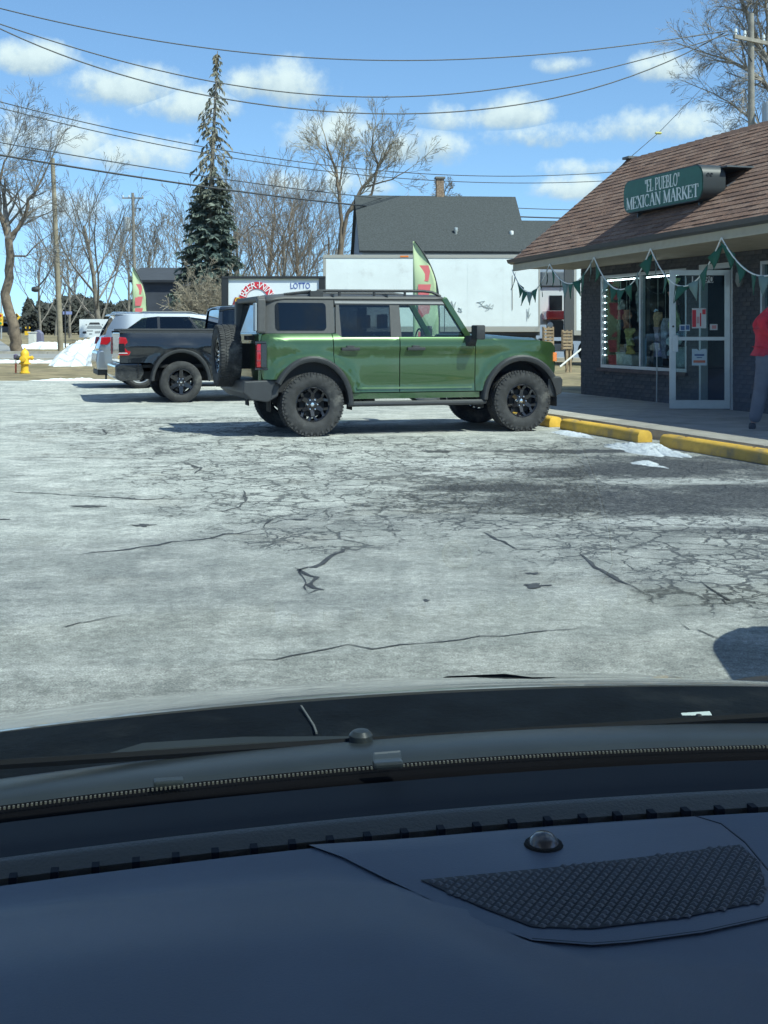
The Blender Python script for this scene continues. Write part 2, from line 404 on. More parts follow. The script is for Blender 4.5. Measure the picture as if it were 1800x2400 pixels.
# ------------------------------------------------------------------ snow
def snow(name, label, cx, cy, rx, ry, hh, mat, rz=0.0, seed=0, rough=0.5, nu=26):
    mb = MB(); so_ = Vector((seed * 7.3, seed * 3.1, 0))
    def g(a, b):
        r = a; th = 2 * pi * b; edge = 1 + 0.55 * (mnoise.noise(Vector((cos(th) * 1.6, sin(th) * 1.6, seed)))) + .35 * mnoise.noise(Vector((cos(th) * 5, sin(th) * 5, seed + 4))) + .18 * mnoise.noise(Vector((cos(th) * 14, sin(th) * 14, seed + 4)))
        x, y = rx * r * edge * cos(th), ry * r * edge * sin(th)
        prof = (1 - r ** 3.0) * (0.75 + 0.25 * (1 - r))
        z = hh * prof * (1 + 1.3 * rough * mnoise.noise(Vector((x * 2.6, y * 2.6, seed)) ) + (rough * mnoise.noise(Vector((x * 8, y * 8, seed + 9))) + rough * .6 * mnoise.noise(Vector((x * 21, y * 21, seed + 19)))) * (1 if hh < .3 else .22)) - 0.02 * r
        wx = cx + x * cos(rz) - y * sin(rz); wy = cy + x * sin(rz) + y * cos(rz)
        return (wx - cx, wy - cy, max(z, -.02) + zg(wx, wy) - zg(cx, cy))
    o = mb.grid(g, nu, 72).build(name, mat, smooth=50)
    o.location = (cx, cy, zg(cx, cy)); return tag(o, label, 'snow')
TH = radians(17.2); ST = radians(-72.8)      # the shop's front runs this way, the cars park square to it
W0 = Vector((4.08, 25.6, 0.0))
UV = Vector((cos(ST), sin(ST), 0)); IV = Vector((-sin(ST), cos(ST), 0))
def SW(u, i, z=0.0): return W0 + UV * u + IV * i + Vector((0, 0, z))
p = SW(10.1, -4.15); snow('snow_patch', 'lumpy melting snow heap in front of the nearest yellow wheel stop', p.x, p.y, .98, .26, .075, snow_grit, ST, 3)
p = SW(7.75, -3.98); snow('snow_patch', 'thin snow patch in front of the middle yellow wheel stop', p.x, p.y, .75, .17, .04, snow_grit, ST, 5)
p = SW(8.6, -5.9); snow('snow_patch', 'flat sliver of ice on the dark wet asphalt', p.x, p.y, .22, .06, .008, snow_grit, ST, 8)
p = SW(11.5, -4.9); snow('snow_patch', 'small snow remnant at the right edge below the wheel stops', p.x, p.y, .35, .16, .03, snow_grit, ST, 9)
snow('snow_pile', 'big white plowed snow pile on the grass behind the silver car', px(222, 47), 47, 1.75, 1.3, .98, snow_dirty, 0, 11, .2, 34)
snow('snow_bank', 'long low snow bank beyond the road beside the left utility pole', px(105, 78), 79, 2.0, 1.0, .42, snow_dirty, 0, 14, .25)
snow('snow_strip', 'narrow strip of old snow along the edge of the lot', px(185, 32.4), 32.3, 1.15, .22, .06, snow_dirty, 0, 17, .5)
snow('snow_strip', 'faint strip of snow between hydrant and snow pile', px(40, 49), 49.6, 3.0, .3, .1, snow_dirty, 0, 19, .5)
snow('snow_strip', 'blue shaded snow strip at the foot of the shop corner', *SW(-.9, -1.6)[:2], .5, .35, .07, snow_mat, ST, 21, .5)

# ------------------------------------------------------------------ the market building (own frame: u along the front, i into the building)
store = thing('market_building', 'dark brick market building with brown shingle roof and wide eave', 'building', W0, ST)
brick_m = [M('brick_%d' % k, c, .88, var=.25, vscale=14, bump=.35, bscale=60) for k, c in enumerate([(.075, .073, .076), (.06, .06, .065), (.09, .083, .082)])]
mortar = M('mortar', (.052, .052, .055), .95, var=.2, vscale=8)
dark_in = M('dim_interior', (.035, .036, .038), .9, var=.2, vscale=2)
alu = M('brushed_aluminium', (.55, .58, .60), .42, metal=.55, var=.06, vscale=5)
white_trim = M('painted_trim', (.62, .62, .58), .6, var=.06, vscale=4)
SB, ZT = .13, 2.77                     # sidewalk level, soffit level
WU0, WU1, WZ0, WZ1 = .87, 4.12, .70, 2.53      # window opening
DU0, DU1, DZ1 = 4.55, 5.56, 2.56               # door opening
VU0, VU1 = 6.32, 8.6                           # next window
LEN = 14.0; DEP = 9.0
# openings in the front wall: wall built of pieces around them, 12 cm deep
wl = MB()
for a, b_, z0, z1 in [(0, WU0, SB, ZT), (WU0, WU1, SB, WZ0), (WU0, WU1, WZ1, ZT), (WU1, DU0, SB, ZT), (DU0, DU1, DZ1, ZT), (DU1, VU0, SB, ZT), (VU0, VU1, SB, WZ0), (VU0, VU1, WZ1, ZT), (VU1, LEN, SB, ZT)]:
    wl.b(a, b_, .0, .16, z0 - (.15 if z0 == SB else 0), z1)
wl.b(0, .16, .16, 1.27, -.1, ZT); wl.b(0, .16, 1.27, DEP, -.1, 4.70); wl.b(LEN - .16, LEN, .16, DEP, -.1, ZT); wl.b(.16, LEN - .16, DEP - .16, DEP, -.1, ZT)
wall = wl.build('wall', mortar, store, smooth=0)
# bricks: the nearest as pieces, the rest joined
bl, bh, mj = .203, .064, .010
spots = []
nz = int((ZT - SB) / (bh + mj))
def blocked(u0, u1, z0, z1):
    for a, b_, c, d in ((WU0, WU1, WZ0, WZ1), (DU0, DU1, -1, DZ1), (VU0, VU1, WZ0, WZ1)):
        if u1 > a + .005 and u0 < b_ - .005 and z1 > c + .005 and z0 < d - .005: return (a, b_)
    return None
for r in range(nz + 1):
    z = SB + r * (bh + mj); z1 = min(z + bh, ZT - .003)
    if z1 - z < .02: continue
    u = .0 if r % 2 == 0 else -(bl + mj) / 2
    while u < LEN:
        a, b_ = max(u, 0.0), min(u + bl, LEN)
        hit = blocked(a, b_, z, z1)
        if hit:
            if a < hit[0] - .03: spots.append((a, hit[0] - .004, z, z1))
            elif b_ > hit[1] + .03: spots.append((hit[1] + .004, b_, z, z1))
        elif b_ - a > .03: spots.append((a, b_, z, z1))
        u += bl + mj
rb = random.Random(4)
whole = [s for s in spots if abs((s[1] - s[0]) - bl) < .002 and abs(s[3] - s[2] - bh) < .002 and s[0] < 6.6]
whole.sort(key=lambda s: -s[0]); ind = set(whole[:300])
bmesh_ = MB().box((0, 0, 0), (bl, .02, bh)); proto = {}
rest = MB()
for s in spots:
    pr = rb.uniform(.004, .012)
    if s in ind:
        mi = rb.choice([0, 0, 1, 1, 2])
        if mi not in proto:
            o = bmesh_.build('brick', brick_m[mi], wall, smooth=0, bevel=.003); proto[mi] = o
        else:
            o = bpy.data.objects.new('brick', proto[mi].data); COL.objects.link(o); o.parent = wall
        o.location = ((s[0] + s[1]) / 2, .01 - pr, (s[2] + s[3]) / 2)
    else:
        rest.b(s[0], s[1], -pr, .01, s[2], s[3])
kind(rest.build('brick_rows', brick_m[0], wall, smooth=0), 'stuff')
# interior shell
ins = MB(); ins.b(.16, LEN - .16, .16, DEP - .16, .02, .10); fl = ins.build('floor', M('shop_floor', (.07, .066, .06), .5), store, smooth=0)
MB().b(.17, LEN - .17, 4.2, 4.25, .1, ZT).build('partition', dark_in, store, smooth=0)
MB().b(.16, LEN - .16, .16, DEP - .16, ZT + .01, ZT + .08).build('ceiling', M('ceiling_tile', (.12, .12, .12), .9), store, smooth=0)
# roof: eave at i=-1.36, ridge at i=1.274
EI, RI, EZ, RZ = -1.36, 1.274, 2.90, 5.05
RU0, RU1 = -.39, LEN + .4
tilt = lambda u: .0125 * (u + .39)
def roofp(u, q, up=0.0):
    i = lin(EI, RI, q); z = lin(EZ + tilt(u), RZ, q)
    nx, nz_ = -(RZ - EZ), (RI - EI); l = sqrt(nx * nx + nz_ * nz_)
    return (u, i + nx / l * up, z + nz_ / l * up)
shing = [M('shingle_%d' % k, c, .95, var=.3, vscale=25, bump=.6, bscale=120) for k, c in enumerate([(.185, .105, .075), (.15, .086, .064), (.215, .132, .098)])]
rf = MB().grid(lambda a, b: roofp(lin(RU0, RU1, a), b), 14, 2)
rf.grid(lambda a, b: tuple(Vector(roofp(lin(RU0, RU1, a), b)) - Vector((0, 0, .06))), 14, 2)
roof = rf.build('roof', shing[1], store, smooth=0)
MB().b(RU0, RU1, RI - .02, DEP + .3, RZ - .35, RZ - .25).build('flat_roof', M('tar_paper', (.08, .08, .08), .9), store, smooth=0)
gab = MB().prism([(EI + .02, ZT + .0), (RI, RZ - .08), (RI + .02, ZT)], RU0 + .03, RU0 + .08, 'x'); gab.build('gable', M('gable_board', (.30, .27, .22), .8), store, smooth=0)
SLOPE = sqrt((RI - EI) ** 2 + (RZ - EZ) ** 2); rows = 24; tabw = .305
tabs = []
for r in range(rows):
    q0, q1 = r / rows - .012, (r + 1) / rows
    u = RU0 + rb.choice([0, -.1, -.2]) ; 
    while u < RU1:
        a, b_ = max(u, RU0), min(u + tabw, RU1)
        if b_ - a > .05: tabs.append((r, a, b_, q0, q1))
        u += tabw
def seen(tb):
    p = SW(*roofp(tb[1], tb[3])[:2]); return 900 + 2900 * p.x / p.y < 1800
full = [tb for tb in tabs if abs(tb[2] - tb[1] - tabw) < .001 and seen(tb)]
full.sort(key=lambda tb: -tb[1]); indt = set(full[:300]); tproto = {}
trest = [MB(), MB(), MB()]
def tabmesh(mb, a, b_, q0, q1, th):
    g = .006
    vs = [roofp(a + g, q0, th), roofp(b_ - g, q0, th), roofp(b_ - g, q1, .005), roofp(a + g, q1, .005), roofp(a + g, q0, .0), roofp(b_ - g, q0, .0)]
    mb.add(vs, [(0, 1, 2, 3), (4, 5, 1, 0), (4, 0, 3), (5, 2, 1)])
for tb in tabs:
    mi = rb.choice([0, 0, 0, 1, 2, 2]); th = rb.uniform(.014, .024)
    if tb in indt:
        mb = MB(); tabmesh(mb, tb[1], tb[2], tb[3], tb[4], th); o = mb.build('shingle', shing[mi], roof, smooth=0)
    else: tabmesh(trest[mi], tb[1], tb[2], tb[3], tb[4], th)
for k in range(3): kind(trest[k].build('shingle_rows', shing[k], roof, smooth=0), 'stuff')
rc = MB()
for k in range(int((RU1 - RU0) / .3)):
    u = RU0 + k * .3
    rc.add([(u, RI - .12, RZ - .075), (u + .31, RI - .12, RZ - .085), (u + .31, RI, RZ + .03), (u, RI, RZ + .045), (u, RI + .12, RZ - .075), (u + .31, RI + .12, RZ - .085)], [(0, 1, 2, 3), (3, 2, 5, 4)])
rc.build('ridge_cap', shing[1], roof, smooth=0)
MB().box((RU0 + .1, RI, RZ + .05), (.28, .2, .05)).build('ridge_flashing', M('flashing', (.12, .12, .12), .6), roof, smooth=0)
# eave: fascia, soffit, gutter, rake trim
gut = M('gutter_paint', (.045, .05, .06), .35, var=.1)
gp = [(0, 0), (-.02, -.0), (-.10, .03), (-.125, .10), (-.115, .10), (-.09, .04), (-.015, .015), (0, .10)]
g = MB()
for k in range(14):
    u0, u1 = lin(RU0 - .05, RU1, k / 14), lin(RU0 - .05, RU1, (k + 1) / 14)
    vs = [(u0, EI + a, EZ - .10 + tilt(u0) + b_) for a, b_ in gp] + [(u1, EI + a, EZ - .10 + tilt(u1) + b_) for a, b_ in gp]
    n = len(gp); g.add(vs, [(i, (i + 1) % n, n + (i + 1) % n, n + i) for i in range(n)])
g.build('gutter', gut, store, smooth=0)
fa = MB(); so2 = MB()
for k in range(14):
    u0, u1 = lin(RU0, RU1, k / 14), lin(RU0, RU1, (k + 1) / 14)
    def slab(mb, i0, i1, z0, z1, t0=1, t1=1):
        mb.add([(u0, i0, z0 + tilt(u0) * t0), (u0, i1, z0 + tilt(u0) * t1), (u0, i1, z1 + tilt(u0) * t1), (u0, i0, z1 + tilt(u0) * t0), (u1, i0, z0 + tilt(u1) * t0), (u1, i1, z0 + tilt(u1) * t1), (u1, i1, z1 + tilt(u1) * t1), (u1, i0, z1 + tilt(u1) * t0)],
               [(0, 1, 2, 3), (4, 7, 6, 5), (0, 4, 5, 1), (3, 2, 6, 7), (0, 3, 7, 4), (1, 5, 6, 2)])
    slab(fa, EI, EI + .03, 2.70, 2.80); slab(fa, EI - .012, EI + .05, 2.665, 2.70); slab(so2, EI + .05, .0, 2.715, 2.75, 1, .0)
fa.build('fascia', M('tan_fascia', (.40, .36, .28), .7, var=.06), store, smooth=0)
so2.build('soffit', M('tan_soffit', (.40, .35, .26), .75, var=.08, vscale=3), store, smooth=0)
rk = MB(); rk.add([roofp(RU0 - .02, 0, .01), roofp(RU0 - .02, 1, .01), roofp(RU0 - .02, 1, -.16), roofp(RU0 - .02, 0, -.16), roofp(RU0 + .04, 0, .01), roofp(RU0 + .04, 1, .01), roofp(RU0 + .04, 1, -.16), roofp(RU0 + .04, 0, -.16)],
     [(0, 1, 2, 3), (4, 7, 6, 5), (0, 4, 5, 1), (3, 2, 6, 7), (0, 3, 7, 4), (1, 5, 6, 2)]); rk.build('rake_board', gut, store, smooth=0)
# windows
shopglass = glass('shop_glass', (.80, .88, .88), .004)
def window(u0, u1, z0, z1, cuts):
    fr = MB(); w = .05; i0, i1 = -.004, .10
    fr.b(u0, u1, i0, i1, z0, z0 + .06); fr.b(u0, u1, i0, i1, z1 - .055, z1)
    fr.b(u0, u0 + w, i0, i1, z0 + .06, z1 - .055); fr.b(u1 - w, u1, i0, i1, z0 + .06, z1 - .055)
    for c in cuts: fr.b(c - .028, c + .028, i0, i1, z0 + .06, z1 - .055)
    f = fr.build('window', alu, store, smooth=0, bevel=.004)
    e = [u0] + cuts + [u1]
    for a, b_ in zip(e[:-1], e[1:]):
        MB().b(a + .028, b_ - .028, .045, .051, z0 + .06, z1 - .055).build('pane', shopglass, f, smooth=0)
    MB().b(u0 - .06, u1 + .06, -.07, .0, z0 - .07, z0 - .005).build('sill', M('brick_sill', (.10, .07, .065), .85, var=.2), f, smooth=0, bevel=.006)
    return f
window(WU0, WU1, WZ0, WZ1, [2.46]); window(VU0, VU1, WZ0, WZ1, [7.4])
MB().b(2.50, 2.62, .12, .2, WZ0, WZ1).build('post', M('dark_post', (.05, .045, .045), .6), store, smooth=0)
# door frame and the leaf standing open
df = MB(); df.b(DU0, DU0 + .06, -.02, .12, SB, DZ1); df.b(DU1 - .06, DU1, -.02, .12, SB, DZ1); df.b(DU0 + .06, DU1 - .06, -.02, .12, DZ1 - .09, DZ1)
dfo = df.build('door_frame', M('door_frame_paint', (.60, .62, .62), .5, metal=.2), store, smooth=0, bevel=.004)
hinge = SW(DU1 - .05, -.03)
dang = radians(180 - 1.5) - ST        # leaf points left, almost square to the view
door = MB(); dl, dz0, dz1 = .985, SB + .02, 2.43
door.b(0, .085, -.022, .022, dz0, dz1); door.b(dl - .10, dl, -.022, .022, dz0, dz1); door.b(.085, dl - .10, -.022, .022, dz1 - .09, dz1)
door.b(.085, dl - .10, -.022, .022, dz0, dz0 + .14); door.b(.085, dl - .10, -.022, .022, 1.27, 1.33)
dooro = door.build('door', alu, store, smooth=0, bevel=.004)
dooro.location = (DU1 - .05, -.03, 0); dooro.rotation_euler = (0, 0, dang)
MB().b(.085, dl - .10, -.004, .004, dz0 + .14, 1.27).build('pane', shopglass, dooro, smooth=0)
MB().b(.085, dl - .10, -.004, .004, 1.33, dz1 - .09).build('pane', shopglass, dooro, smooth=0)
hd = MB(); hd.b(dl - .135, dl - .04, .022, .055, 1.08, 1.36); hd.build('pull_handle', alu, dooro, smooth=0, bevel=.01)
MB().lathe([(0, .032), (.018, .032), (.018, .02)], 14, 'y', (dl - .055, 0, 1.50)).build('lock', M('lock_black', (.03, .03, .03), .4), dooro)
# sidewalk, slab by slab, and its kerb face
sw = MB().b(-1.2, LEN + 4, -3.25, -.0, -.08, SB - .012)
swo = sw.build('sidewalk', conc, smooth=0); swo.location = W0; swo.rotation_euler = (0, 0, ST); kind(swo, 'structure')
for k in range(12):
    u0 = -1.2 + k * 1.55
    MB().b(u0 + .006, u0 + 1.544, -3.25, -1.62, SB - .012, SB).build('slab', conc, swo, smooth=0, bevel=.005)
    MB().b(u0 + .006, u0 + 1.544, -1.608, -.022, SB - .012, SB).build('slab', conc, swo, smooth=0, bevel=.005)
# ------------------------------------------------------------------ yellow wheel stops
ypaint = M('worn_yellow_paint', (.78, .47, .055), .7, var=.14, vscale=7, bump=.3, bscale=50, grime=((.34, .25, .11), .42, 3.5))
def wheel_stop(u0, u1, label):
    prof = [(-.105, 0), (-.105, .085), (-.085, .13), (-.05, .15), (.05, .15), (.085, .13), (.105, .085), (.105, 0)]
    mb = MB(); ks = 12; n = len(prof)
    for k in range(ks):
        a, b_ = lin(u0, u1, k / ks), lin(u0, u1, (k + 1) / ks)
    L = u1 - u0
    mb.prism([(p[0], p[1]) for p in prof], -L / 2, L / 2, 'x')
    o = mb.build('wheel_stop', ypaint, smooth=30, bevel=.012)
    o.location = SW((u0 + u1) / 2, -3.62, zg(*SW((u0 + u1) / 2, -3.62)[:2])); o.rotation_euler = (0, 0, ST)
    r = MB()
    for s in (-.7, .7): r.lathe([(0, .156), (.016, .156), (.02, .149)], 10, 'z', (s, 0, 0))
    r.build('anchor_pin', M('rust', (.16, .08, .05), .8), o)
    return tag(o, label, 'wheel stop', 'yellow concrete wheel stops')
wheel_stop(4.2, 6.50, 'yellow concrete wheel stop mostly hidden behind the front tyre of the green off-roader')
wheel_stop(6.86, 9.16, 'full-length yellow concrete wheel stop in the middle, lit square end showing')
wheel_stop(9.70, 12.0, 'nearest yellow concrete wheel stop running out of the right edge')
# ------------------------------------------------------------------ roof sign
GLY = {}
def stroke(*pts, w=.09): return ('s', pts, w)
TH_, TN = .15, .055
def arc(cx, cy, rx, ry, a0, a1, n=10): return [(cx + rx * cos(radians(lin(a0, a1, k / n))), cy + ry * sin(radians(lin(a0, a1, k / n)))) for k in range(n + 1)]
def serif(x, y, w=.22): return ([(x - w / 2, y), (x + w / 2, y)], .05)
GLY['E'] = [([(.12, 0), (.12, 1)], TH_), ([(.0, .02), (.58, .02)], TN), ([(0, .98), (.56, .98)], TN), ([(.12, .52), (.42, .52)], TN), ([(.58, 0), (.60, .25)], .05), ([(.56, 1), (.57, .78)], .05), ([(.42, .40), (.42, .63)], .04)]
GLY['L'] = [([(.12, 0), (.12, 1)], TH_), ([(0, .02), (.56, .02)], TN), serif(.12, .98, .3), ([(.56, 0), (.58, .28)], .05)]
GLY['P'] = [([(.12, 0), (.12, 1)], TH_), serif(.12, .02, .3), ([(0, .98), (.3, .98)] + arc(.3, .73, .27, .25, 90, -90) + [(.12, .48)], .085)]
GLY['U'] = [([(.12, 1), (.12, .3)] + arc(.37, .3, .25, .3, 180, 360)[0:6], TH_), (arc(.37, .3, .25, .29, 270, 360) + [(.62, 1)], .06), serif(.12, .98, .28), serif(.62, .98, .24)]
GLY['B'] = [([(.12, 0), (.12, 1)], TH_), ([(0, .98), (.28, .98)] + arc(.28, .75, .22, .23, 90, -90) + [(.12, .52)], .085), ([(.12, .52), (.32, .52)] + arc(.32, .27, .26, .25, 90, -90) + [(0, .02)], .085)]
GLY['O'] = [(arc(.38, .5, .32, .48, 0, 360, 24), .10)]
GLY['M'] = [([(.1, 0), (.1, 1)], .06), ([(.1, 1), (.43, .05)], TH_), ([(.43, .05), (.76, 1)], .06), ([(.78, 0), (.78, 1)], TH_), serif(.1, .02, .24), serif(.78, .02, .28), serif(.06, .98, .2), serif(.82, .98, .2)]
GLY['X'] = [([(.08, 1), (.62, 0)], TH_), ([(.62, 1), (.08, 0)], .055), serif(.08, .02, .24), serif(.62, .02, .26), serif(.08, .98, .26), serif(.62, .98, .24)]
GLY['I'] = [([(.15, 0), (.15, 1)], TH_), serif(.15, .02, .3), serif(.15, .98, .3)]
GLY['C'] = [(arc(.38, .5, .32, .48, 50, 310, 18), .10), ([(.6, .98), (.61, .70)], .05)]
GLY['A'] = [([(.08, 0), (.36, 1)], .055), ([(.36, 1), (.66, 0)], TH_), ([(.2, .35), (.53, .35)], .05), serif(.08, .02, .24), serif(.66, .02, .26)]
GLY['N'] = [([(.1, 0), (.1, 1)], .06), ([(.1, 1), (.66, 0)], TH_), ([(.66, 0), (.66, 1)], .06), serif(.1, .02, .24), serif(.66, .98, .24), serif(.06, .98, .2)]
GLY['R'] = GLY['P'] + [([(.34, .48), (.64, 0)], .12), serif(.66, .02, .14)]
GLY['K'] = [([(.12, 0), (.12, 1)], TH_), serif(.12, .02, .3), serif(.12, .98, .3), ([(.16, .4), (.58, 1)], .055), ([(.28, .58), (.64, 0)], TH_), serif(.6, .98, .24), serif(.64, .02, .22)]
GLY['T'] = [([(.34, 0), (.34, 1)], TH_), ([(.02, .97), (.66, .97)], .06), serif(.34, .02, .3), ([(.03, 1), (.02, .74)], .05), ([(.65, 1), (.66, .74)], .05)]
GLY['"'] = [([(.08, 1.0), (.1, .7)], .08), ([(.26, 1.0), (.28, .7)], .08)]
GW = dict(E=.66, L=.64, P=.66, U=.78, B=.68, O=.78, M=.94, X=.74, I=.34, C=.74, A=.78, N=.80, R=.74, K=.74, T=.70)
GW['"'] = .38; GW[' '] = .36
def lettering(txt, height, xs, x0, z0, i0, th, mb):
    """letters on a plane facing -i, growing along +u; xs squeezes the width"""
    x = x0
    for ch in txt:
        for pts, w in GLY.get(ch, []):
            for (a, b_) in zip(pts[:-1], pts[1:]):
                ax, az_, bx, bz = x + a[0] * height * xs, z0 + a[1] * height, x + b_[0] * height * xs, z0 + b_[1] * height
                dx, dz = bx - ax, bz - az_; l = sqrt(dx * dx + dz * dz) or 1e-6; hw = w * height * .5 * (xs if abs(dz) > abs(dx) else 1)
                nx, nz_ = -dz / l * hw, dx / l * hw; ex, ez = dx / l * hw * .3, dz / l * hw * .3
                mb.prism([(ax + nx - ex, az_ + nz_ - ez), (bx + nx + ex, bz + nz_ + ez), (bx - nx + ex, bz - nz_ + ez), (ax - nx - ex, az_ - nz_ - ez)], i0, i0 + th, 'y')
        x += GW[ch] * height * xs
    return x
def text_w(txt, h, xs): return sum(GW[c] * h * xs for c in txt)
sign_g = M('sign_green', (.018, .105, .07), .45, var=.1, vscale=5)
sgn = thing('roof_sign', 'green rounded roof sign with white lettering on the brown shingles', 'sign', SW(4.82, -.9, 0), ST)
su, sz0, sz1 = 1.30, 3.50, 4.07
def rrect(hw, z0, z1, r, n=8):
    out = []
    for cx, cz, a in ((hw - r, z1 - r, 0), (-hw + r, z1 - r, 90), (-hw + r, z0 + r, 180), (hw - r, z0 + r, 270)):
        out += [(cx + r * cos(radians(a + 90 * k / n)), cz + r * sin(radians(a + 90 * k / n))) for k in range(n + 1)]
    return out
MB().prism(rrect(su, sz0, sz1, .2), 0, .40).build('cabinet', M('sign_cabinet', (.028, .034, .038), .45), sgn, smooth=40)
MB().prism(rrect(su - .018, sz0 + .018, sz1 - .018, .19), -.012, 0).build('face', sign_g, sgn, smooth=0)
MB().prism(rrect(su, sz0, sz1, .2), -.004, .0).build('face_rim', M('sign_rim', (.02, .045, .04), .4), sgn, smooth=0)
lt = MB(); h1 = .205; xs1 = .84; tx = '"EL PUEBLO"'; lettering(tx, h1, xs1, -text_w(tx, h1, xs1) / 2 + .04, sz0 + .305, -.016, .004, lt)
tx = 'MEXICAN MARKET'; xs2 = 2.36 / text_w(tx, h1, 1.0); lettering(tx, h1, xs2, -1.18, sz0 + .06, -.016, .004, lt)
lt.build('lettering', M('sign_white', (.80, .80, .76), .6), sgn, smooth=0)
br = MB()
for s in (-1.0, 1.0):
    br.b(s - .02, s + .02, .1, .35, 3.22, sz0); br.b(s - .02, s + .02, .4, .44, 3.6, 3.7)
br.b(-1.2, 1.2, .398, .42, 3.62, 3.9)
br.build('bracket', gut, sgn, smooth=0)
top = MB().b(-su + .25, su + .1, .36, 1.05, sz1 - .055, sz1 - .03)
top.build('cover_plate', M('grey_flashing', (.10, .115, .13), .5, metal=.3), sgn, smooth=0)
MB().tube([(su + .08, 1.0, sz1 - .04), (su - .05, .45, 3.72)], .022, 6).build('stay', gut, sgn)
for dz in (0, .0): pass
sp_ = MB()
for k in range(2): sp_.lathe([(0, -.012), (.02, -.012), (.024, .01)], 8, 'x', (su + .004, .08 + k * .06, sz1 - .17))
sp_.build('fixing_screw', M('bright_zinc', (.8, .8, .8), .25, metal=1.0), sgn)
# ------------------------------------------------------------------ bunting
bt = thing('bunting', 'string of green and white triangular pennants swagged along the eave', 'bunting', W0, ST)
string_m = M('white_cord', (.75, .75, .72), .7)
gflag = [M('green_pennant', (.012, .10, .062), .6), M('grey_green_pennant', (.16, .24, .22), .6)]
peaks = [(-.36, -1.36), (1.46, -1.36), (3.33, -1.36), (5.33, -1.36), (7.42, -1.37), (9.6, -1.37)]
sag = [.50, .42, .62, .66, .62]
cords = MB(); rf2 = random.Random(12); fl_mb = []
for k in range(5):
    (u0, i0), (u1, i1) = peaks[k], peaks[k + 1]; pts = []
    zz0, zz1 = 2.69 + tilt(u0), 2.69 + tilt(u1); n = 22
    P = lambda t: (lin(u0, u1, t), lin(i0, i1, t) - .03, lin(zz0, zz1, t) - sag[k] * 4 * t * (1 - t))
    cords.tube([P(j / n) for j in range(n + 1)], .011, 5)
    nf = 7
    for j in range(nf):
        t = (j + .5) / nf; p0, p1 = Vector(P(t - .05)), Vector(P(t + .05)); mid = (p0 + p1) / 2
        ln = .30 * rf2.uniform(.85, 1.1); sway = rf2.gauss(0, .05)
        tip = mid + Vector((sway, rf2.gauss(0, .05), -ln)); d = (p1 - p0)
        tw = rf2.uniform(-.55, .55); w2 = Vector((d.x * cos(tw), d.length * sin(tw), d.z * cos(tw))) * .5 * 1.05
        mb = MB(); q = 3; vs = []
        for r_ in range(q + 1):
            f_ = r_ / q; c_ = mid.lerp(tip, f_) + Vector((0, .02 * sin(3 * f_ + j), 0)); ww = w2 * (1 - f_)
            vs += [tuple(c_ - ww), tuple(c_ + Vector((0, .015 * sin(5 * f_), 0))), tuple(c_ + ww)]
        mb.add(vs, [(3 * r_ + c, 3 * r_ + c + 1, 3 * r_ + c + 4, 3 * r_ + c + 3) for r_ in range(q) for c in range(2)])
        mb.build('pennant', gflag[1] if (j * 5 + k) % 4 == 3 else gflag[0], bt, smooth=60, solid=.003)
cords.build('cord', string_m, bt)
# ------------------------------------------------------------------ lights and notices at the window and door
led = M('led_white', (.9, .95, 1.0), .4, emit=8.0)
ls = thing('string_lights', 'string of small white lights edging the left shop window', 'lights', W0, ST)
wire = MB(); bulbs = MB()
pts = [(.995, .03, .95 + .13 * k) for k in range(11)] + [(1.10 + .062 * k, .03, 2.425) for k in range(20)] + [(2.68 + .066 * k, .03, 2.425) for k in range(21)]
for q in pts:
    b = MB().lathe([(0, -.014), (.012, -.006), (.012, .006), (0, .014)], 6, 'z'); b.v = [(v[0] + q[0], v[1] + q[1], v[2] + q[2]) for v in b.v]
    bulbs.add(b.v, b.f)
wire.tube([(.995, .035, .8), (.995, .035, 2.44), (2.4, .035, 2.44), (4.05, .035, 2.44)], .004, 4).build('wire', M('clear_wire', (.3, .32, .32), .5), ls)
bulbs.build('bulb', led, ls)
DW = lambda x, z, y=.012: (hinge + Vector((cos(radians(178.5)) * x - sin(radians(178.5)) * y, sin(radians(178.5)) * x + cos(radians(178.5)) * y, z)))
DR = radians(178.5)
red = M('poster_red', (.62, .03, .05), .5); paper = M('poster_paper', (.66, .66, .66), .6); inkb = M('ink_blue', (.06, .13, .28), .6); inkk = M('ink_black', (.02, .02, .02), .6)
def poster(name, label, x0, x1, z0, z1, parts, sheetmat=paper, outline=None):
    """x measured from the hinge along the leaf; seen face looks to the lot side"""
    o = thing(name, label, 'poster', DW((x0 + x1) / 2, 0), DR)
    hw = (x1 - x0) / 2
    poly = outline or [(-hw, z0), (hw, z0), (hw, z1), (-hw, z1)]
    MB().prism(poly, 0, .003).build('sheet', sheetmat, o, smooth=0)
    for nm, m_, a, b_, c, d in parts: MB().b(a, b_, .003, .005, c, d).build(nm, m_, o, smooth=0)
    return o
def dx(xsrc): return (hinge.x - (xsrc - 900) / 2900 * 20.3)
def dzv(ysrc): return pz(ysrc, 20.3)
pz1 = lambda y: dzv(560 + y / 3.607); dx1 = lambda x: dx(1340 + x / 3.607)
x0, x1 = dx1(1140), dx1(1020); hw = (x1 - x0) / 2; z0, z1 = pz1(755), pz1(585); H_ = z1 - z0
poster('notice_poster', 'white and red notice on the upper glass of the open door', x0, x1, z0, z1,
       [('red_panel', red, hw * .42, hw * .96, z0 + .02, z1 - .03), ('red_panel', red, -hw * .92, -hw * .45, z1 - .10, z1 - .02), ('red_bar', red, -hw * .30, -hw * .12, z0 + .03, z1 - .08), ('text_line', M('faint_red', (.6, .35, .36), .6), -hw * .05, hw * .35, z0 + .08, z1 - .14)])
x0, x1 = dx1(1145), dx1(1020); hw = (x1 - x0) / 2; z0, z1 = pz1(1070), pz1(930)
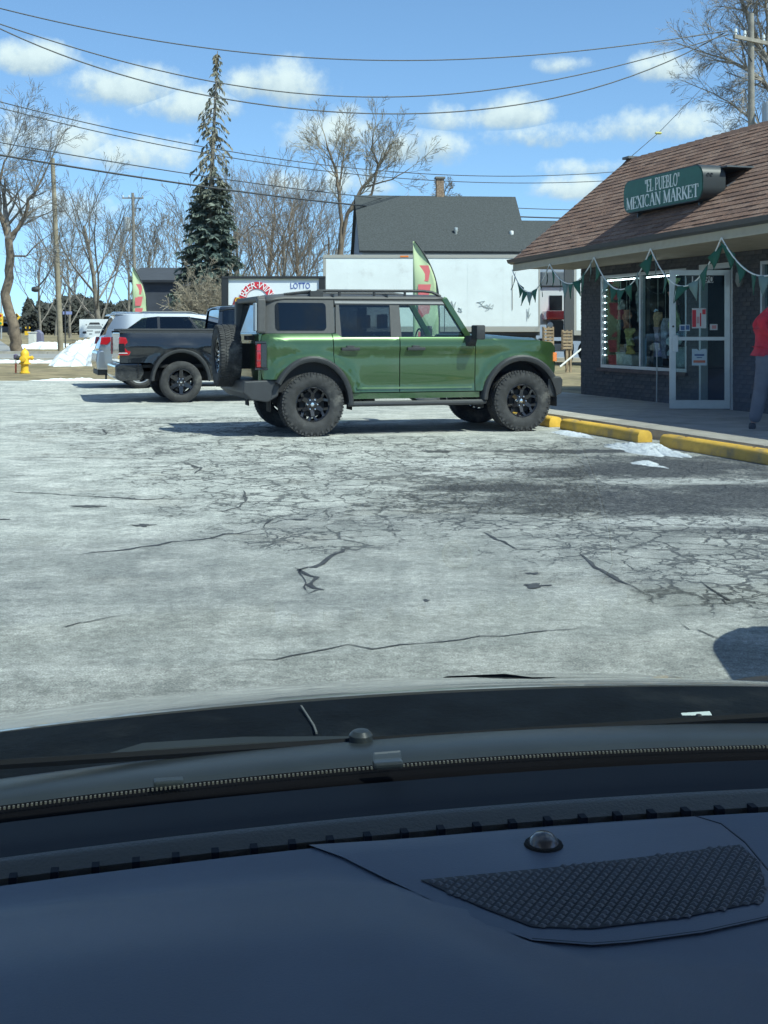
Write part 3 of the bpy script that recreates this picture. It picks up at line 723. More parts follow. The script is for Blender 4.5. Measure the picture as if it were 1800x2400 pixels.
poster('notice_poster', 'pale blue notice with notched top on the lower glass of the open door', x0, x1, z0, z1,
       [('text_line', inkb, -hw * .65, hw * .65, z1 - .115, z1 - .085), ('text_line', inkb, -hw * .35, hw * .35, z1 - .15, z1 - .135), ('orange_bar', M('poster_orange', (.55, .17, .10), .6), -hw * .8, hw * .8, z0 + .045, z0 + .085)],
       M('poster_blue', (.50, .60, .66), .6), [(-hw, z0), (hw, z0), (hw, z1), (hw * .35, z1), (.0, z1 - .04), (-hw * .35, z1), (-hw, z1)])
x0, x1 = dx1(1235), dx1(1172); hw = (x1 - x0) / 2; z0, z1 = pz1(770), pz1(720)
poster('window_sticker', 'small pink and white sticker on the glass behind the open door', x0, x1, z0, z1, [('pink_mark', M('pink', (.6, .25, .25), .6), -hw * .7, hw * .5, z0 + .02, z1 - .02)])
x0, x1 = dx1(1003), dx1(915); hw = (x1 - x0) / 2; z0, z1 = pz1(778), pz1(725)
poster('window_sticker', 'dark blue and white sticker beside the door stile', x0, x1, z0, z1, [('blue_mark', inkb, -hw * .9, -hw * .2, z0 + .02, z1 - .01), ('blue_mark', inkb, 0, hw * .8, z0 + .01, z1 - .02)], M('sticker_white', (.6, .66, .7), .5))
x0, x1 = dx1(1198), dx1(1018); z0, z1 = pz1(342), pz1(288)
nu = thing('house_number', 'white number plate with black digits above the shop door', 'number', DW((x0 + x1) / 2, -.055, .026), DR)
MB().b(-(x1 - x0) / 2, -(x1 - x0) / 2 + (x1 - x0) * .47, 0, .003, z0, z1).build('plate', paper, nu, smooth=0)
MB().b((x1 - x0) / 2 - .02, (x1 - x0) / 2, 0, .003, z0, z1).build('plate', paper, nu, smooth=0)
tm = text_mesh('90', .155, .002); tm.materials.append(inkk); to = link('digits', tm, nu)
to.rotation_euler = (radians(90), 0, pi); to.location = (-(x1 - x0) / 2 + (x1 - x0) * .2, .006, (z0 + z1) / 2)
# goods behind the window, one panel standing in for a reflection
rg = random.Random(5)
def hanging(u, i, z0, z1, w, cols, name, label, cat='goods'):
    o = thing(name, label, cat, SW(u, i), ST); n = len(cols)
    for k, c in enumerate(cols):
        za, zb = lin(z0, z1, k / n), lin(z0, z1, (k + 1) / n)
        mb = MB(); ph = rg.uniform(0, 6)
        mb.grid(lambda a, b: (w * (a - .5) * (1 + .18 * sin(7 * b + ph)), .05 * sin(9 * a + ph + 3 * b), lin(za, zb, b)), 10, 6)
        mb.build('panel', M('cloth_%d_%d_%d' % tuple(int(x * 100) for x in c), c, .7, var=.35, vscale=9), o, smooth=60, solid=.02)
    MB().tube([(0, 0, z1 - .02), (0, 0, WZ1 + .1)], .004, 4).build('hanger', string_m, o)
    return o
hanging(1.30, .22, 1.45, 2.05, .17, [(.10, .09, .12), (.50, .08, .10), (.50, .46, .42)], 'garment', 'dark red and white garment hanging behind the left shop window pane', 'garment')
hanging(1.58, .20, 1.48, 1.84, .22, [(.62, .24, .13), (.66, .28, .17)], 'snack_bag', 'orange packet hanging behind the left shop window pane', 'packet')
hanging(1.74, .18, .98, 1.48, .24, [(.72, .45, .10), (.72, .60, .20), (.62, .48, .16)], 'snack_bag', 'yellow and orange packet low behind the left shop window pane', 'packet')
hanging(2.08, .22, 1.60, 2.30, .20, [(.30, .31, .32), (.36, .37, .38)], 'curtain', 'grey cloth strip hanging by the window mullion', 'cloth')
hanging(2.78, .20, .95, 1.78, .16, [(.36, .32, .52), (.58, .42, .48), (.66, .40, .22)], 'garment', 'purple and orange garment behind the right shop window pane', 'garment')
hanging(2.98, .24, .92, 1.66, .16, [(.40, .38, .48), (.55, .52, .58)], 'garment', 'grey violet garment beside the purple one in the window', 'garment')
hanging(3.40, .18, 1.42, 2.38, .26, [(.55, .58, .30), (.62, .66, .30), (.64, .30, .26), (.60, .64, .34)], 'flag_reflection', 'yellow green and red panel imitating the flag reflected in the right shop window pane', 'cloth')  # hung panel coloured as the feather flag's reflection in the glass
hanging(3.34, .20, .98, 1.38, .40, [(.60, .62, .62), (.70, .72, .72)], 'foil_bag', 'silvery bag under the yellow flag reflection in the right pane', 'bag')
hanging(3.82, .22, 1.0, 2.2, .18, [(.22, .23, .25), (.30, .30, .33), (.26, .27, .30)], 'garment', 'dark garment at the right end of the shop window', 'garment')
for u, w, h_, c, nm, lab in [(1.45, .62, .22, (.55, .52, .45), 'carton', 'pale open carton on the window ledge at left'), (2.24, .34, .5, (.16, .30, .42), 'water_crate', 'blue plastic crate standing in the left shop window'), (3.5, .5, .35, (.45, .47, .46), 'carton', 'silver grey box on the ledge behind the right pane')]:
    o = thing(nm, lab, 'box', SW(u, .36), ST)
    MB().b(-w / 2, w / 2, -.16, .16, .76, .76 + h_).build('body', M(nm + '_%d' % int(u * 100), c, .7, var=.3, vscale=6), o, smooth=0, bevel=.012)
    MB().b(-w / 2 - .01, w / 2 + .01, -.17, .17, .765 + h_, .79 + h_).build('lid', M(nm + 'l_%d' % int(u * 100), tuple(x * .8 for x in c), .7, var=.3), o, smooth=0, bevel=.006)
sh = thing('display_shelf', 'low display ledge inside the shop window', 'shelf', SW(2.5, .55), ST)
MB().b(-1.6, 1.6, -.35, .35, .70, .755).build('top', dark_in, sh, smooth=0)
for s in (-1.5, 1.5): MB().b(s - .03, s + .03, -.3, .3, .1, .70).build('leg', dark_in, sh, smooth=0)
# cane leaning by the door post: thin metal stake in front of the wall
stk = MB().tube([(0, 0, SB), (.01, .02, 1.10)], .012, 6).build('metal_stake', M('galvanised', (.35, .37, .38), .5, metal=.5)); stk.location = SW(3.35, -.15, 0)
tag(stk, 'thin grey metal stake leaning on the brick below the window', 'stake')
# wall lamp between door and next window
lp = thing('wall_lamp', 'small dark lantern on the brick right of the door', 'lamp', SW(5.95, -.02, 2.28), ST)
MB().b(-.035, .035, -.10, .0, .06, .12).build('arm', gut, lp, smooth=0, bevel=.005)
MB().lathe([(0, .10), (.05, .08), (.06, -.06), (.03, -.14), (0, -.15)], 12, 'z', (0, -.12, 0)).build('shade', M('lamp_glass', (.20, .21, .2), .3), lp)
# ------------------------------------------------------------------ vehicles
def paint(name, col, metal=.5, flake=.0, rough=.32):
    m = bpy.data.materials.new(name); m.use_nodes = True; MATS[name] = m
    t = NT(m.node_tree); b = t.n['Principled BSDF']
    b.inputs['Metallic'].default_value = metal; b.inputs['Roughness'].default_value = rough
    b.inputs['Coat Weight'].default_value = 1.0; b.inputs['Coat Roughness'].default_value = .03
    P = t.node('ShaderNodeTexCoord').outputs['Object']
    dust = t.sstep(t.noise(P, 3.0, 6, .65), .5, .8, 0, .07)
    sp = t.node('ShaderNodeSeparateXYZ'); t.link(P, sp.inputs[0])
    low = t.sstep(sp.outputs[2], .35, .85, .22, 0.0)      # road film clings low on the sides
    t.link(t.mix(t.math('ADD', dust, t.math('MULTIPLY', low, t.sstep(t.noise(P, 5.0, 5, .6), .35, .7)), clamp=True), col, (.26, .25, .23)), b.inputs['Base Color'])
    return m
green_p = paint('green_metallic_paint', (.050, .102, .036), .55, rough=.30)
black_p = paint('black_paint', (.008, .010, .014), .25, rough=.25)
silver_p = paint('silver_paint', (.31, .335, .37), .75, rough=.32)
top_p = M('hardtop_grey', (.075, .074, .073), .55, var=.08, vscale=20)
plast = M('black_plastic', (.030, .032, .035), .58, var=.15, vscale=20, bump=.15, bscale=200)
plast2 = M('grey_plastic', (.034, .036, .039), .5, var=.1, vscale=10)
rubber = M('tyre_rubber', (.035, .035, .036), .85, var=.3, vscale=12, bump=.2, bscale=80, grime=((.13, .125, .115), .35, 4))
gloss_k = M('gloss_black', (.012, .012, .014), .22, coat=.5)
chrome = M('chrome', (.8, .8, .82), .18, metal=1.0)
under = M('underbody', (.012, .012, .013), .8)
redlamp = M('red_lamp', (.36, .010, .016), .18, coat=.8)
reddark = M('dark_red_lamp', (.18, .006, .01), .18, coat=.8)
amber = M('amber_lamp', (.75, .20, .03), .25, coat=.5)
clearl = M('clear_lamp', (.6, .62, .63), .15, coat=.6)
tint = glass('tinted_glass', (.10, .115, .13), .05)
clear = glass('car_glass', (.72, .82, .80), .045)
seatm = M('seat_cloth', (.05, .05, .055), .85)

def panel(name, poly, yfn, mat, parent, side, cell=.055, th=.025, out=0.0, smooth=30):
    bm = bmesh.new(); vs = [bm.verts.new((p[0], 0, p[1])) for p in poly]
    f = bm.faces.new(vs); bmesh.ops.triangulate(bm, faces=[f])
    xs = [p[0] for p in poly]; zs = [p[1] for p in poly]
    for ax, lo, hi in ((0, min(xs), max(xs)), (2, min(zs), max(zs))):
        n = max(1, int((hi - lo) / cell))
        for k in range(1, n):
            c = [0, 0, 0]; c[ax] = lo + (hi - lo) * k / n; no = [0, 0, 0]; no[ax] = 1
            bmesh.ops.bisect_plane(bm, geom=bm.verts[:] + bm.edges[:] + bm.faces[:], plane_co=c, plane_no=no, dist=1e-5)
    for v in bm.verts: v.co.y = side * (yfn(v.co.x, v.co.z) + out)
    be = [e for e in bm.edges if len(e.link_faces) == 1]
    r = bmesh.ops.extrude_edge_only(bm, edges=be)
    for v in r['geom']:
        if isinstance(v, bmesh.types.BMVert): v.co.y -= side * th
    bmesh.ops.recalc_face_normals(bm, faces=bm.faces)
    # make the outer skin look outward
    s_ = sum(f.normal.y * f.calc_area() for f in bm.faces if abs(f.normal.y) > .5)
    if s_ * side < 0: bmesh.ops.reverse_faces(bm, faces=bm.faces)
    me = bpy.data.meshes.new(name); bm.to_mesh(me); bm.free()
    me.polygons.foreach_set('use_smooth', [True] * len(me.polygons)); me.set_sharp_from_angle(angle=radians(smooth))
    me.materials.append(mat); return link(name, me, parent)
def arcp(cx, cz, rx, rz, a0, a1, n=16):
    return [(cx + rx * cos(radians(lin(a0, a1, k / n))), cz + rz * sin(radians(lin(a0, a1, k / n)))) for k in range(n + 1)]
def flare(name, cx, cz, ro, ri, a0, a1, y0, y1, side, mat, parent, rxk=1.0):
    prof = [(ro, y0), (ro - .012, y1 - .02), (ro - .035, y1), (ri + .03, y1), (ri, y1 - .02), (ri - .004, y0 - .12)]
    mb = MB(); n = 26; m = len(prof)
    for k in range(n + 1):
        a = radians(lin(a0, a1, k / n))
        for r, y in prof: mb.v.append((cx + r * rxk * cos(a), side * y, cz + r * sin(a)))
    for k in range(n):
        for j in range(m - 1): mb.f.append((k * m + j, k * m + j + 1, (k + 1) * m + j + 1, (k + 1) * m + j))
    return mb.build(name, mat, parent, smooth=40)
def make_wheel(R, W, rim, style, parent, loc, side, lugs=True, rimmat=None, axis_x=False):
    hw = W / 2
    hub = MB().lathe([(0, -hw * .35), (rim * .75, -hw * .35), (rim * .75, hw * .5), (0, hw * .5)], 24)
    w = hub.build('wheel', under, parent)
    w.location = loc; w.rotation_euler = (0, 0, 0 if side < 0 else pi)
    if axis_x: w.rotation_euler = (0, 0, axis_x)
    t = MB(); tr = R - (.009 if lugs else .0)
    prof = [(rim * 1.0, -hw * .80), (rim + .015, -hw * .92), (rim + (R - rim) * .45, -hw * 1.02), (R - .055, -hw * .98), (R - .022, -hw * .90), (tr, -hw * .78), (tr, 0), (tr, hw * .78), (R - .022, hw * .90), (R - .055, hw * .98), (rim + .05, hw), (rim, hw * .8)]
    t.lathe(prof, 56)
    if lugs:
        n = 62
        for k in range(n):
            a = 2 * pi * k / n
            for j, (yy, wid, da) in enumerate([(-hw * .78, hw * .34, 0), (-hw * .27, hw * .40, .5), (hw * .27, hw * .40, 0.1), (hw * .78, hw * .36, .6)]):
                aa = a + da * 2 * pi / n; tilt_ = (.35 if j in (1, 2) else .0) * (1 if j == 1 else -1)
                m_ = Matrix.Rotation(-aa, 3, 'Y') @ Matrix.Rotation(tilt_, 3, 'X')
                rr = R - .012 if j in (1, 2) else R - .015
                t.box((rr * cos(aa), yy, rr * sin(aa)), (.024, wid, 2 * pi * R / n * .70), 0, m_)
                if j in (0, 3):
                    s = -1 if j == 0 else 1
                    if k % 2 == 0: t.box(((R - .045) * cos(aa), s * hw * .96, (R - .045) * sin(aa)), (.042, .014, 2 * pi * R / n * .7), 0, Matrix.Rotation(-aa, 3, 'Y'))
    t.build('tyre', rubber, w, smooth=40)
    rm = MB(); rmat = rimmat or gloss_k
    rm.lathe([(rim * .99, -hw * .86), (rim * 1.02, -hw * .84), (rim * .93, -hw * .70), (rim * .9, -hw * .1), (rim * .88, hw * .6)], 40)
    rm.lathe([(0, -hw * .62), (.055, -hw * .62), (.075, -hw * .55), (rim * .42, -hw * .50), (rim * .44, -hw * .3)], 24)
    ns = {'y6': 6, 'five': 5, 's6': 6}[style]
    for k in range(ns):
        a = 2 * pi * (k + .5) / ns
        def sp(a0, a1, r0, r1, w0, w1):
            p0 = Vector((r0 * cos(a0), 0, r0 * sin(a0))); p1 = Vector((r1 * cos(a1), 0, r1 * sin(a1))); d = (p1 - p0).normalized(); nn = Vector((-d.z, 0, d.x))
            ya, yb = -hw * .56, -hw * .78
            vs = [p0 + nn * w0 + Vector((0, ya, 0)), p0 - nn * w0 + Vector((0, ya, 0)), p1 - nn * w1 + Vector((0, yb, 0)), p1 + nn * w1 + Vector((0, yb, 0))]
            vs += [v + Vector((0, .035, 0)) for v in vs]
            rm.add(vs, [(0, 1, 2, 3), (7, 6, 5, 4), (0, 4, 5, 1), (1, 5, 6, 2), (2, 6, 7, 3), (3, 7, 4, 0)])
        if style == 'y6':
            sp(a, a, rim * .3, rim * .68, .028, .022); sp(a, a + .27, rim * .6, rim * .95, .016, .018); sp(a, a - .27, rim * .6, rim * .95, .016, .018)
        else: sp(a, a, rim * .3, rim * .95, .045 if style == 's6' else .05, .03 if style == 's6' else .06)
    rm.build('rim', rmat, w, smooth=35)
    nb = MB(); nn = 6 if style != 'five' else 5
    for k in range(nn):
        a = 2 * pi * k / nn
        nb.lathe([(0, -.026), (.009, -.024), (.013, -.014), (.013, .0)], 8, 'y', (.07 * cos(a), -hw * .58, .07 * sin(a)))
    nb.lathe([(0, -.012), (.024, -.010), (.03, .0)], 16, 'y', (0, -hw * .62, 0))
    nb.build('lug_nut', chrome, w)
    return w
def slabq(name, pts, th, mat, parent, smooth=30):
    """quad sheet with thickness"""
    o = MB().add(pts, [(0, 1, 2, 3)]).build(name, mat, parent, smooth=0); md = o.modifiers.new('solid', 'SOLIDIFY'); md.thickness = th; md.offset = 0; return o
def seat(parent, x, y, z=.62):
    mb = MB(); mb.b(x - .25, x + .25, y - .24, y + .24, z, z + .16)
    mb.add([(x - .30, y + s * .23, z + .1) for s in (-1, 1)] + [(x - .46, y + s * .21, z + .72) for s in (-1, 1)] + [(x - .17, y + s * .23, z + .1) for s in (-1, 1)] + [(x - .36, y + s * .19, z + .74) for s in (-1, 1)], [(0, 2, 3, 1), (4, 5, 7, 6), (0, 4, 6, 2), (1, 3, 7, 5), (2, 6, 7, 3)])
    mb.b(x - .46, x - .36, y - .12, y + .12, z + .78, z + .98)
    mb.build('seat', seatm, parent, smooth=30, bevel=.02)

def build_bronco():
    T = thing('off_road_vehicle', 'bright green boxy off-road vehicle with black wheels and rear spare tyre', 'car', (-1.241, 17.558, 0), TH)
    R = .432; XF = 3.05
    def bump_(x, z): # swell above the arches
        v = 0
        for cx in (0, XF):
            r = sqrt((x - cx) ** 2 + ((z - .43) * .98) ** 2)
            if z > .5: v += .034 * exp(-((r - .63) / .065) ** 2)
        return v
    def yb(x, z):
        y = .918 + bump_(x, z)
        y += .016 * sms(1.10, 1.17, z) - .010 * sms(.9, .5, z) * 1.5
        y -= .075 * max(0, (z - 1.26) / .13) ** 2 if z > 1.26 else 0
        y += .012 * sms(.66, .62, z)
        if x > 3.35: y -= .16 * ((x - 3.35) / .3) ** 2
        if x < -.5: y -= .07 * ((-.5 - x) / .2) ** 2
        return y
    def yg(x, z): return .862 - (z - 1.385) * .15 - (.04 * ((-.35 - x) / .25) ** 2 if x < -.35 else 0)
    AR = dict(rx=.565, rz=.655)
    for s in (-1, 1):
        q = [(-.665, .775), (-.695, .95), (-.70, 1.20), (-.67, 1.375), (-.60, 1.388), (.284, 1.388)] + [p for p in arcp(0, .43, .565, .655, 58, 148, 18)] + [(-.50, .775)]
        panel('quarter_panel', q, yb, green_p, T, s)
        q = [(.296, 1.388), (.365, 1.388), (.425, 1.338), (1.236, 1.338), (1.236, .585), (.572, .585)] + [p for p in arcp(0, .43, .565, .655, 18, 57, 8)]
        d = panel('rear_door', q, yb, green_p, T, s)
        q = [(1.248, 1.338), (2.30, 1.338), (2.352, 1.29), (2.345, .585), (1.248, .585)]
        d2 = panel('front_door', q, yb, green_p, T, s)
        for dd, hx in ((d, .53), (d2, 1.47)):
            hb = MB(); yy = s * (yb(hx, 1.165)); hb.box((hx, yy + s * .030, 1.178), (.255, .022, .042)); hb.box((hx + .0, yy + s * .014, 1.19), (.11, .02, .07))
            for e in (-.11, .11): hb.box((hx + e, yy + s * .012, 1.178), (.03, .03, .036))
            hb.build('handle', plast, dd, smooth=30, bevel=.006)
        q = [(2.362, 1.30), (2.357, .585), (2.44, .585)] + arcp(XF, .43, .60, .655, 163, 36, 24) + [(3.60, .80), (3.655, .86), (3.665, 1.10), (3.645, 1.19), (3.55, 1.262), (3.3, 1.292), (2.6, 1.318)]
        panel('fender', q, yb, green_p, T, s)
        panel('rocker', [(.575, .572), (2.42, .572), (2.42, .495), (.575, .495)], lambda x, z: .912, green_p, T, s)
        flare('wheel_arch_trim', 0, .43, .665, .575, -1, 152, .90, 1.0, s, plast2, T, .87)
        flare('wheel_arch_trim', XF, .43, .665, .57, 177, 33, .90, 1.0, s, plast2, T, .93)
        panel('lower_trim', [(.62, .655), (2.30, .655), (2.30, .628), (.62, .628)], lambda x, z: yb(x, z) + .016, green_p, T, s, th=.02)
        # greenhouse
        tp = [(-.625, 1.392), (.284, 1.392), (.33, 1.40), (.33, 1.875), (-.585, 1.875), (-.62, 1.80)]
        hs_ = panel('hardtop_side', tp, yg, top_p, T, s)
        rr = []
        for cx, cz, a in ((.215 - .05, 1.805 - .05, 0), (-.485 + .05, 1.805 - .05, 90), (-.485 + .05, 1.435 + .05, 180), (.215 - .05, 1.435 + .05, 270)): rr += arcp(cx, cz, .05, .05, a, a + 90, 5)
        panel('quarter_glass', rr, yg, tint, T, s, out=.010, th=.004)
        rr2 = [(p[0] + (.02 if p[0] > -.1 else -.02), p[1] + (.02 if p[1] > 1.6 else -.02)) for p in rr]
        panel('glass_seal', rr, yg, gloss_k, T, s, out=.004, th=.02)
        for nm, pl in (('window_frame', [(.345, 1.342), (.425, 1.342), (.405, 1.78), (.36, 1.78)]), ('window_frame', [(1.13, 1.342), (1.285, 1.342), (1.27, 1.78), (1.13, 1.78)])):
            panel(nm, pl, yg, top_p, T, s)
        panel('roof_side', [(.34, 1.782), (1.955, 1.782), (1.885, 1.885), (.34, 1.885)], yg, top_p, T, s)
        panel('drip_rail', [(.345, 1.80), (1.93, 1.80), (1.91, 1.83), (.345, 1.83)], yg, M('drip_grey', (.26, .255, .25), .4), T, s, out=.012)
        panel('door_glass', [(.415, 1.335), (1.132, 1.335), (1.132, 1.785), (.400, 1.785)], yg, tint, T, s, out=-.012, th=.004)
        panel('door_glass', [(1.28, 1.335), (2.24, 1.335), (1.955, 1.785), (1.27, 1.785)], yg, clear, T, s, out=-.012, th=.004)
        # A pillar
        y0, y1 = .86, .80
        pp = [(2.235, y0), (2.34, y0), (1.975, y1), (1.885, y1)]
        mb = MB(); vs = [(pp[0][0], s * y0, 1.33), (pp[1][0], s * (y0), 1.33), (pp[2][0], s * y1, 1.90), (pp[3][0], s * y1, 1.885)]
        mb.add(vs + [(v[0] - .01, v[1] - s * .07, v[2]) for v in vs], [(0, 1, 2, 3), (4, 7, 6, 5), (0, 4, 5, 1), (1, 5, 6, 2), (2, 6, 7, 3), (3, 7, 4, 0)])
        mb.build('windscreen_pillar', green_p, T, smooth=0, bevel=.012)
        # mirror
        mi = MB(); mi.add([(2.20, s * .92, 1.20), (2.36, s * .92, 1.20), (2.38, s * .92, 1.36), (2.20, s * .92, 1.36), (2.24, s * 1.02, 1.27), (2.34, s * 1.02, 1.27), (2.35, s * 1.02, 1.36), (2.24, s * 1.02, 1.36)], [(0, 1, 2, 3), (4, 7, 6, 5), (0, 4, 5, 1), (1, 5, 6, 2), (2, 6, 7, 3), (3, 7, 4, 0)])
        mi.box((2.33, s * 1.10, 1.405), (.13, .22, .20)); mi.build('mirror', plast, T, smooth=30, bevel=.02)
        # step bar
        sb = MB().tube([(.50, s * .93, .435), (.56, s * .95, .43), (2.44, s * .95, .43), (2.5, s * .93, .435)], .038, 10)
        for xx in (.75, 1.5, 2.25): sb.tube([(xx, s * .6, .5), (xx, s * .93, .43)], .025, 6)
        sb.build('step_bar', plast2, T)
        # lamps
        tl = MB().b(-.755, -.64, s * .80, s * .915, .935, 1.25).build('tail_lamp', redlamp, T, smooth=30, bevel=.02)
        MB().b(-.775, -.60, s * .79, s * .905, .90, .932).b(-.775, -.60, s * .79, s * .905, 1.252, 1.285).b(-.70, -.62, s * .86, s * .925, .932, 1.252).build('lamp_housing', gloss_k, tl, smooth=0, bevel=.008)
        MB().b(-.758, -.642, s * .84, s * .918, 1.02, 1.035).b(-.758, -.642, s * .84, s * .918, 1.15, 1.165).build('lamp_bar', reddark, tl, smooth=0)
        MB().b(3.60, 3.668, s * .76, s * .80, .985, 1.115).build('side_marker', amber, T, smooth=0, bevel=.01)
        hl = MB().lathe([(0, .03), (.07, .025), (.095, 0), (.10, -.03)], 20, 'x', (3.655, s * .60, 1.06)); hl.build('headlamp', clearl, T)
        # roof rail
        rl = MB().tube([(.10, s * .66, 1.93), (.14, s * .66, 1.975), (1.66, s * .66, 1.985), (1.80, s * .67, 1.97), (1.92, s * .70, 1.91)], .020, 8)
        for xx in (.45, .95, 1.4): rl.tube([(xx, s * .66, 1.90), (xx, s * .66, 1.98)], .018, 6)
        rl.build('roof_rail', plast, T)
    # roof, windscreen, hood, front, rear
    def rz_(x, y): return 1.888 + .035 * (1 - (y / .80) ** 2) + .012 * (x + .6) / 2.5 - (.05 * ((-.35 - x) / .27) ** 2 if x < -.35 else 0)
    MB().grid(lambda a, b: ((x := lin(-.60, 1.93, a)), (y := lin(-.80, .80, b)), rz_(x, y) - .03 * abs(2 * b - 1) ** 6), 20, 14).build('roof', top_p, T, smooth=50, solid=.03)
    MB().b(.33, .345, -.79, .79, 1.885, 1.925).b(1.10, 1.115, -.79, .79, 1.885, 1.932).build('roof_seam', gloss_k, T, smooth=0)
    cr_ = MB()
    for xx in (.14,): cr_.tube([(xx, -.70, 1.95), (xx, .70, 1.95)], .03, 8)
    cr_.b(.02, .2, -.74, -.60, 1.88, 1.97); cr_.b(.02, .2, .60, .74, 1.88, 1.97); cr_.tube([(-.32, -.62, 1.92), (.05, -.64, 1.965)], .022, 6).tube([(-.32, .62, 1.92), (.05, .64, 1.965)], .022, 6)
    cr_.build('rack_bar', plast, T, smooth=30)
    MB().add([(2.29, -.80, 1.36), (2.29, .80, 1.36), (1.945, .745, 1.885), (1.945, -.745, 1.885)], [(0, 1, 2, 3)]).build('windscreen', clear, T, smooth=0)
    def hz(x, y):
        k = abs(y) / .80
        return 1.338 - .055 * sms(2.4, 3.5, x) + .035 * (1 - sms(.52, .66, abs(y))) - .05 * max(0, k - .85) / .15 - (.13 * ((x - 3.38) / .25) ** 2 if x > 3.38 else 0)
    MB().grid(lambda a, b: ((x := lin(2.30, 3.63, a)), (y := lin(-.845, .845, b) * (1 - .10 * sms(3.2, 3.63, x))), hz(x, y)), 22, 26).build('hood', green_p, T, smooth=40, solid=.02)
    MB().b(2.18, 2.34, -.82, .82, 1.28, 1.345).build('cowl', plast, T, smooth=0)
    MB().b(3.58, 3.66, -.74, .74, .84, 1.20).build('grille', gloss_k, T, smooth=0, bevel=.02)
    gb = MB()
    for k in range(5): gb.b(3.66, 3.672, -.46, .46, .90 + k * .06, .925 + k * .06)
    gb.build('grille_bar', plast2, T, smooth=0)
    MB().prism([(3.50, .50), (3.60, .47), (3.72, .53), (3.735, .72), (3.70, .77), (3.50, .77)], -.86, .86).build('front_bumper', plast2, T, smooth=0, bevel=.02)
    MB().prism([(-.94, .60), (-.92, .755), (-.50, .77), (-.44, .70), (-.46, .55), (-.60, .47), (-.82, .50)], -.90, .90).build('rear_bumper', plast2, T, smooth=0, bevel=.02)
    MB().b(-.715, -.66, -.83, .83, .62, 1.40).build('tailgate', green_p, T, smooth=0, bevel=.02)
    MB().add([(-.70, -.76, 1.40), (-.70, .76, 1.40), (-.62, .72, 1.86), (-.62, -.72, 1.86)], [(0, 1, 2, 3)]).build('rear_window', tint, T, smooth=0)
    MB().b(-.735, -.62, -.86, -.73, 1.395, 1.86).b(-.735, -.62, .73, .86, 1.395, 1.86).b(-.72, -.60, -.73, .73, 1.82, 1.895).build('hardtop_rear', top_p, T, smooth=0, bevel=.025)
    MB().b(-.765, -.735, -.84, -.70, 1.42, 1.80).build('rear_glass_reflection', M('bluegrey_reflection', (.30, .34, .38), .4), T, smooth=0, bevel=.015)  # pale plate imitating the reflection in the rear glass
    MB().b(-.84, -.70, -.22, .22, .90, 1.25).b(-.80, -.70, -.55, -.25, 1.30, 1.36).build('spare_carrier', under, T, smooth=0)
    make_wheel(.435, .30, .235, 'y6', T, (-1.0, .02, 1.08), -1, axis_x=-pi / 2)
    for xx in (0, XF):
        for s in (-1, 1): make_wheel(R, .31, .232, 'y6', T, (xx, s * .835, R), s)
    MB().b(-.55, 3.45, -.62, .62, .50, .64).b(.58, 2.42, -.80, .80, .52, .62).build('chassis', under, T, smooth=0)
    ax = MB()
    for xx in (0, XF): ax.tube([(xx, -.7, .43), (xx, .7, .43)], .05, 8); ax.lathe([(0, -.14), (.13, -.08), (.13, .08), (0, .14)], 12, 'y', (xx, .15, .43))
    ax.tube([(-.2, -.45, .44), (.4, -.5, .42), (1.0, -.5, .46)], .04, 6); ax.build('axle', under, T)
    wl_ = MB()
    for xx in (0, XF):
        for s in (-1, 1):
            wl_.grid(lambda a, b: (xx + .57 * cos(pi * a * 1.1 - .15), s * lin(.62, .90, b), .43 + .575 * sin(pi * a * 1.1 - .15)), 16, 2)
            wl_.b(xx - .56, xx + .56, s * .60, s * .62, .45, 1.0)
    wl_.build('wheel_well', under, T, smooth=40, solid=.006)
    MB().b(-.62, 2.3, -.84, .84, .62, .66).b(2.25, 2.30, -.82, .82, .62, 1.30).b(2.1, 2.28, -.80, .80, 1.15, 1.33).build('cabin_floor', under, T, smooth=0)
    MB().b(-.64, 2.36, -.875, -.86, .60, 1.32).b(-.64, 2.36, .86, .875, .60, 1.32).build('inner_panel', under, T, smooth=0)
    for xx, ys in ((1.55, (-.42, .42)), (.62, (-.45, .0, .45))):
        for yy in ys: seat(T, xx, yy, .68)
    MB().lathe([(.17, -.012), (.19, 0), (.17, .012)], 20, 'x', closed=True).build('steering_wheel', seatm, T, loc=(1.98, .42, 1.28))
    MB().tube([(2.5, .74, 1.28), (2.5, .74, 1.95)], .006, 5).build('aerial', plast, T)
    MB().b(-.60, -.56, -.12, .12, .52, .60).build('hitch', under, T, smooth=0)
    return T
bronco = build_bronco()

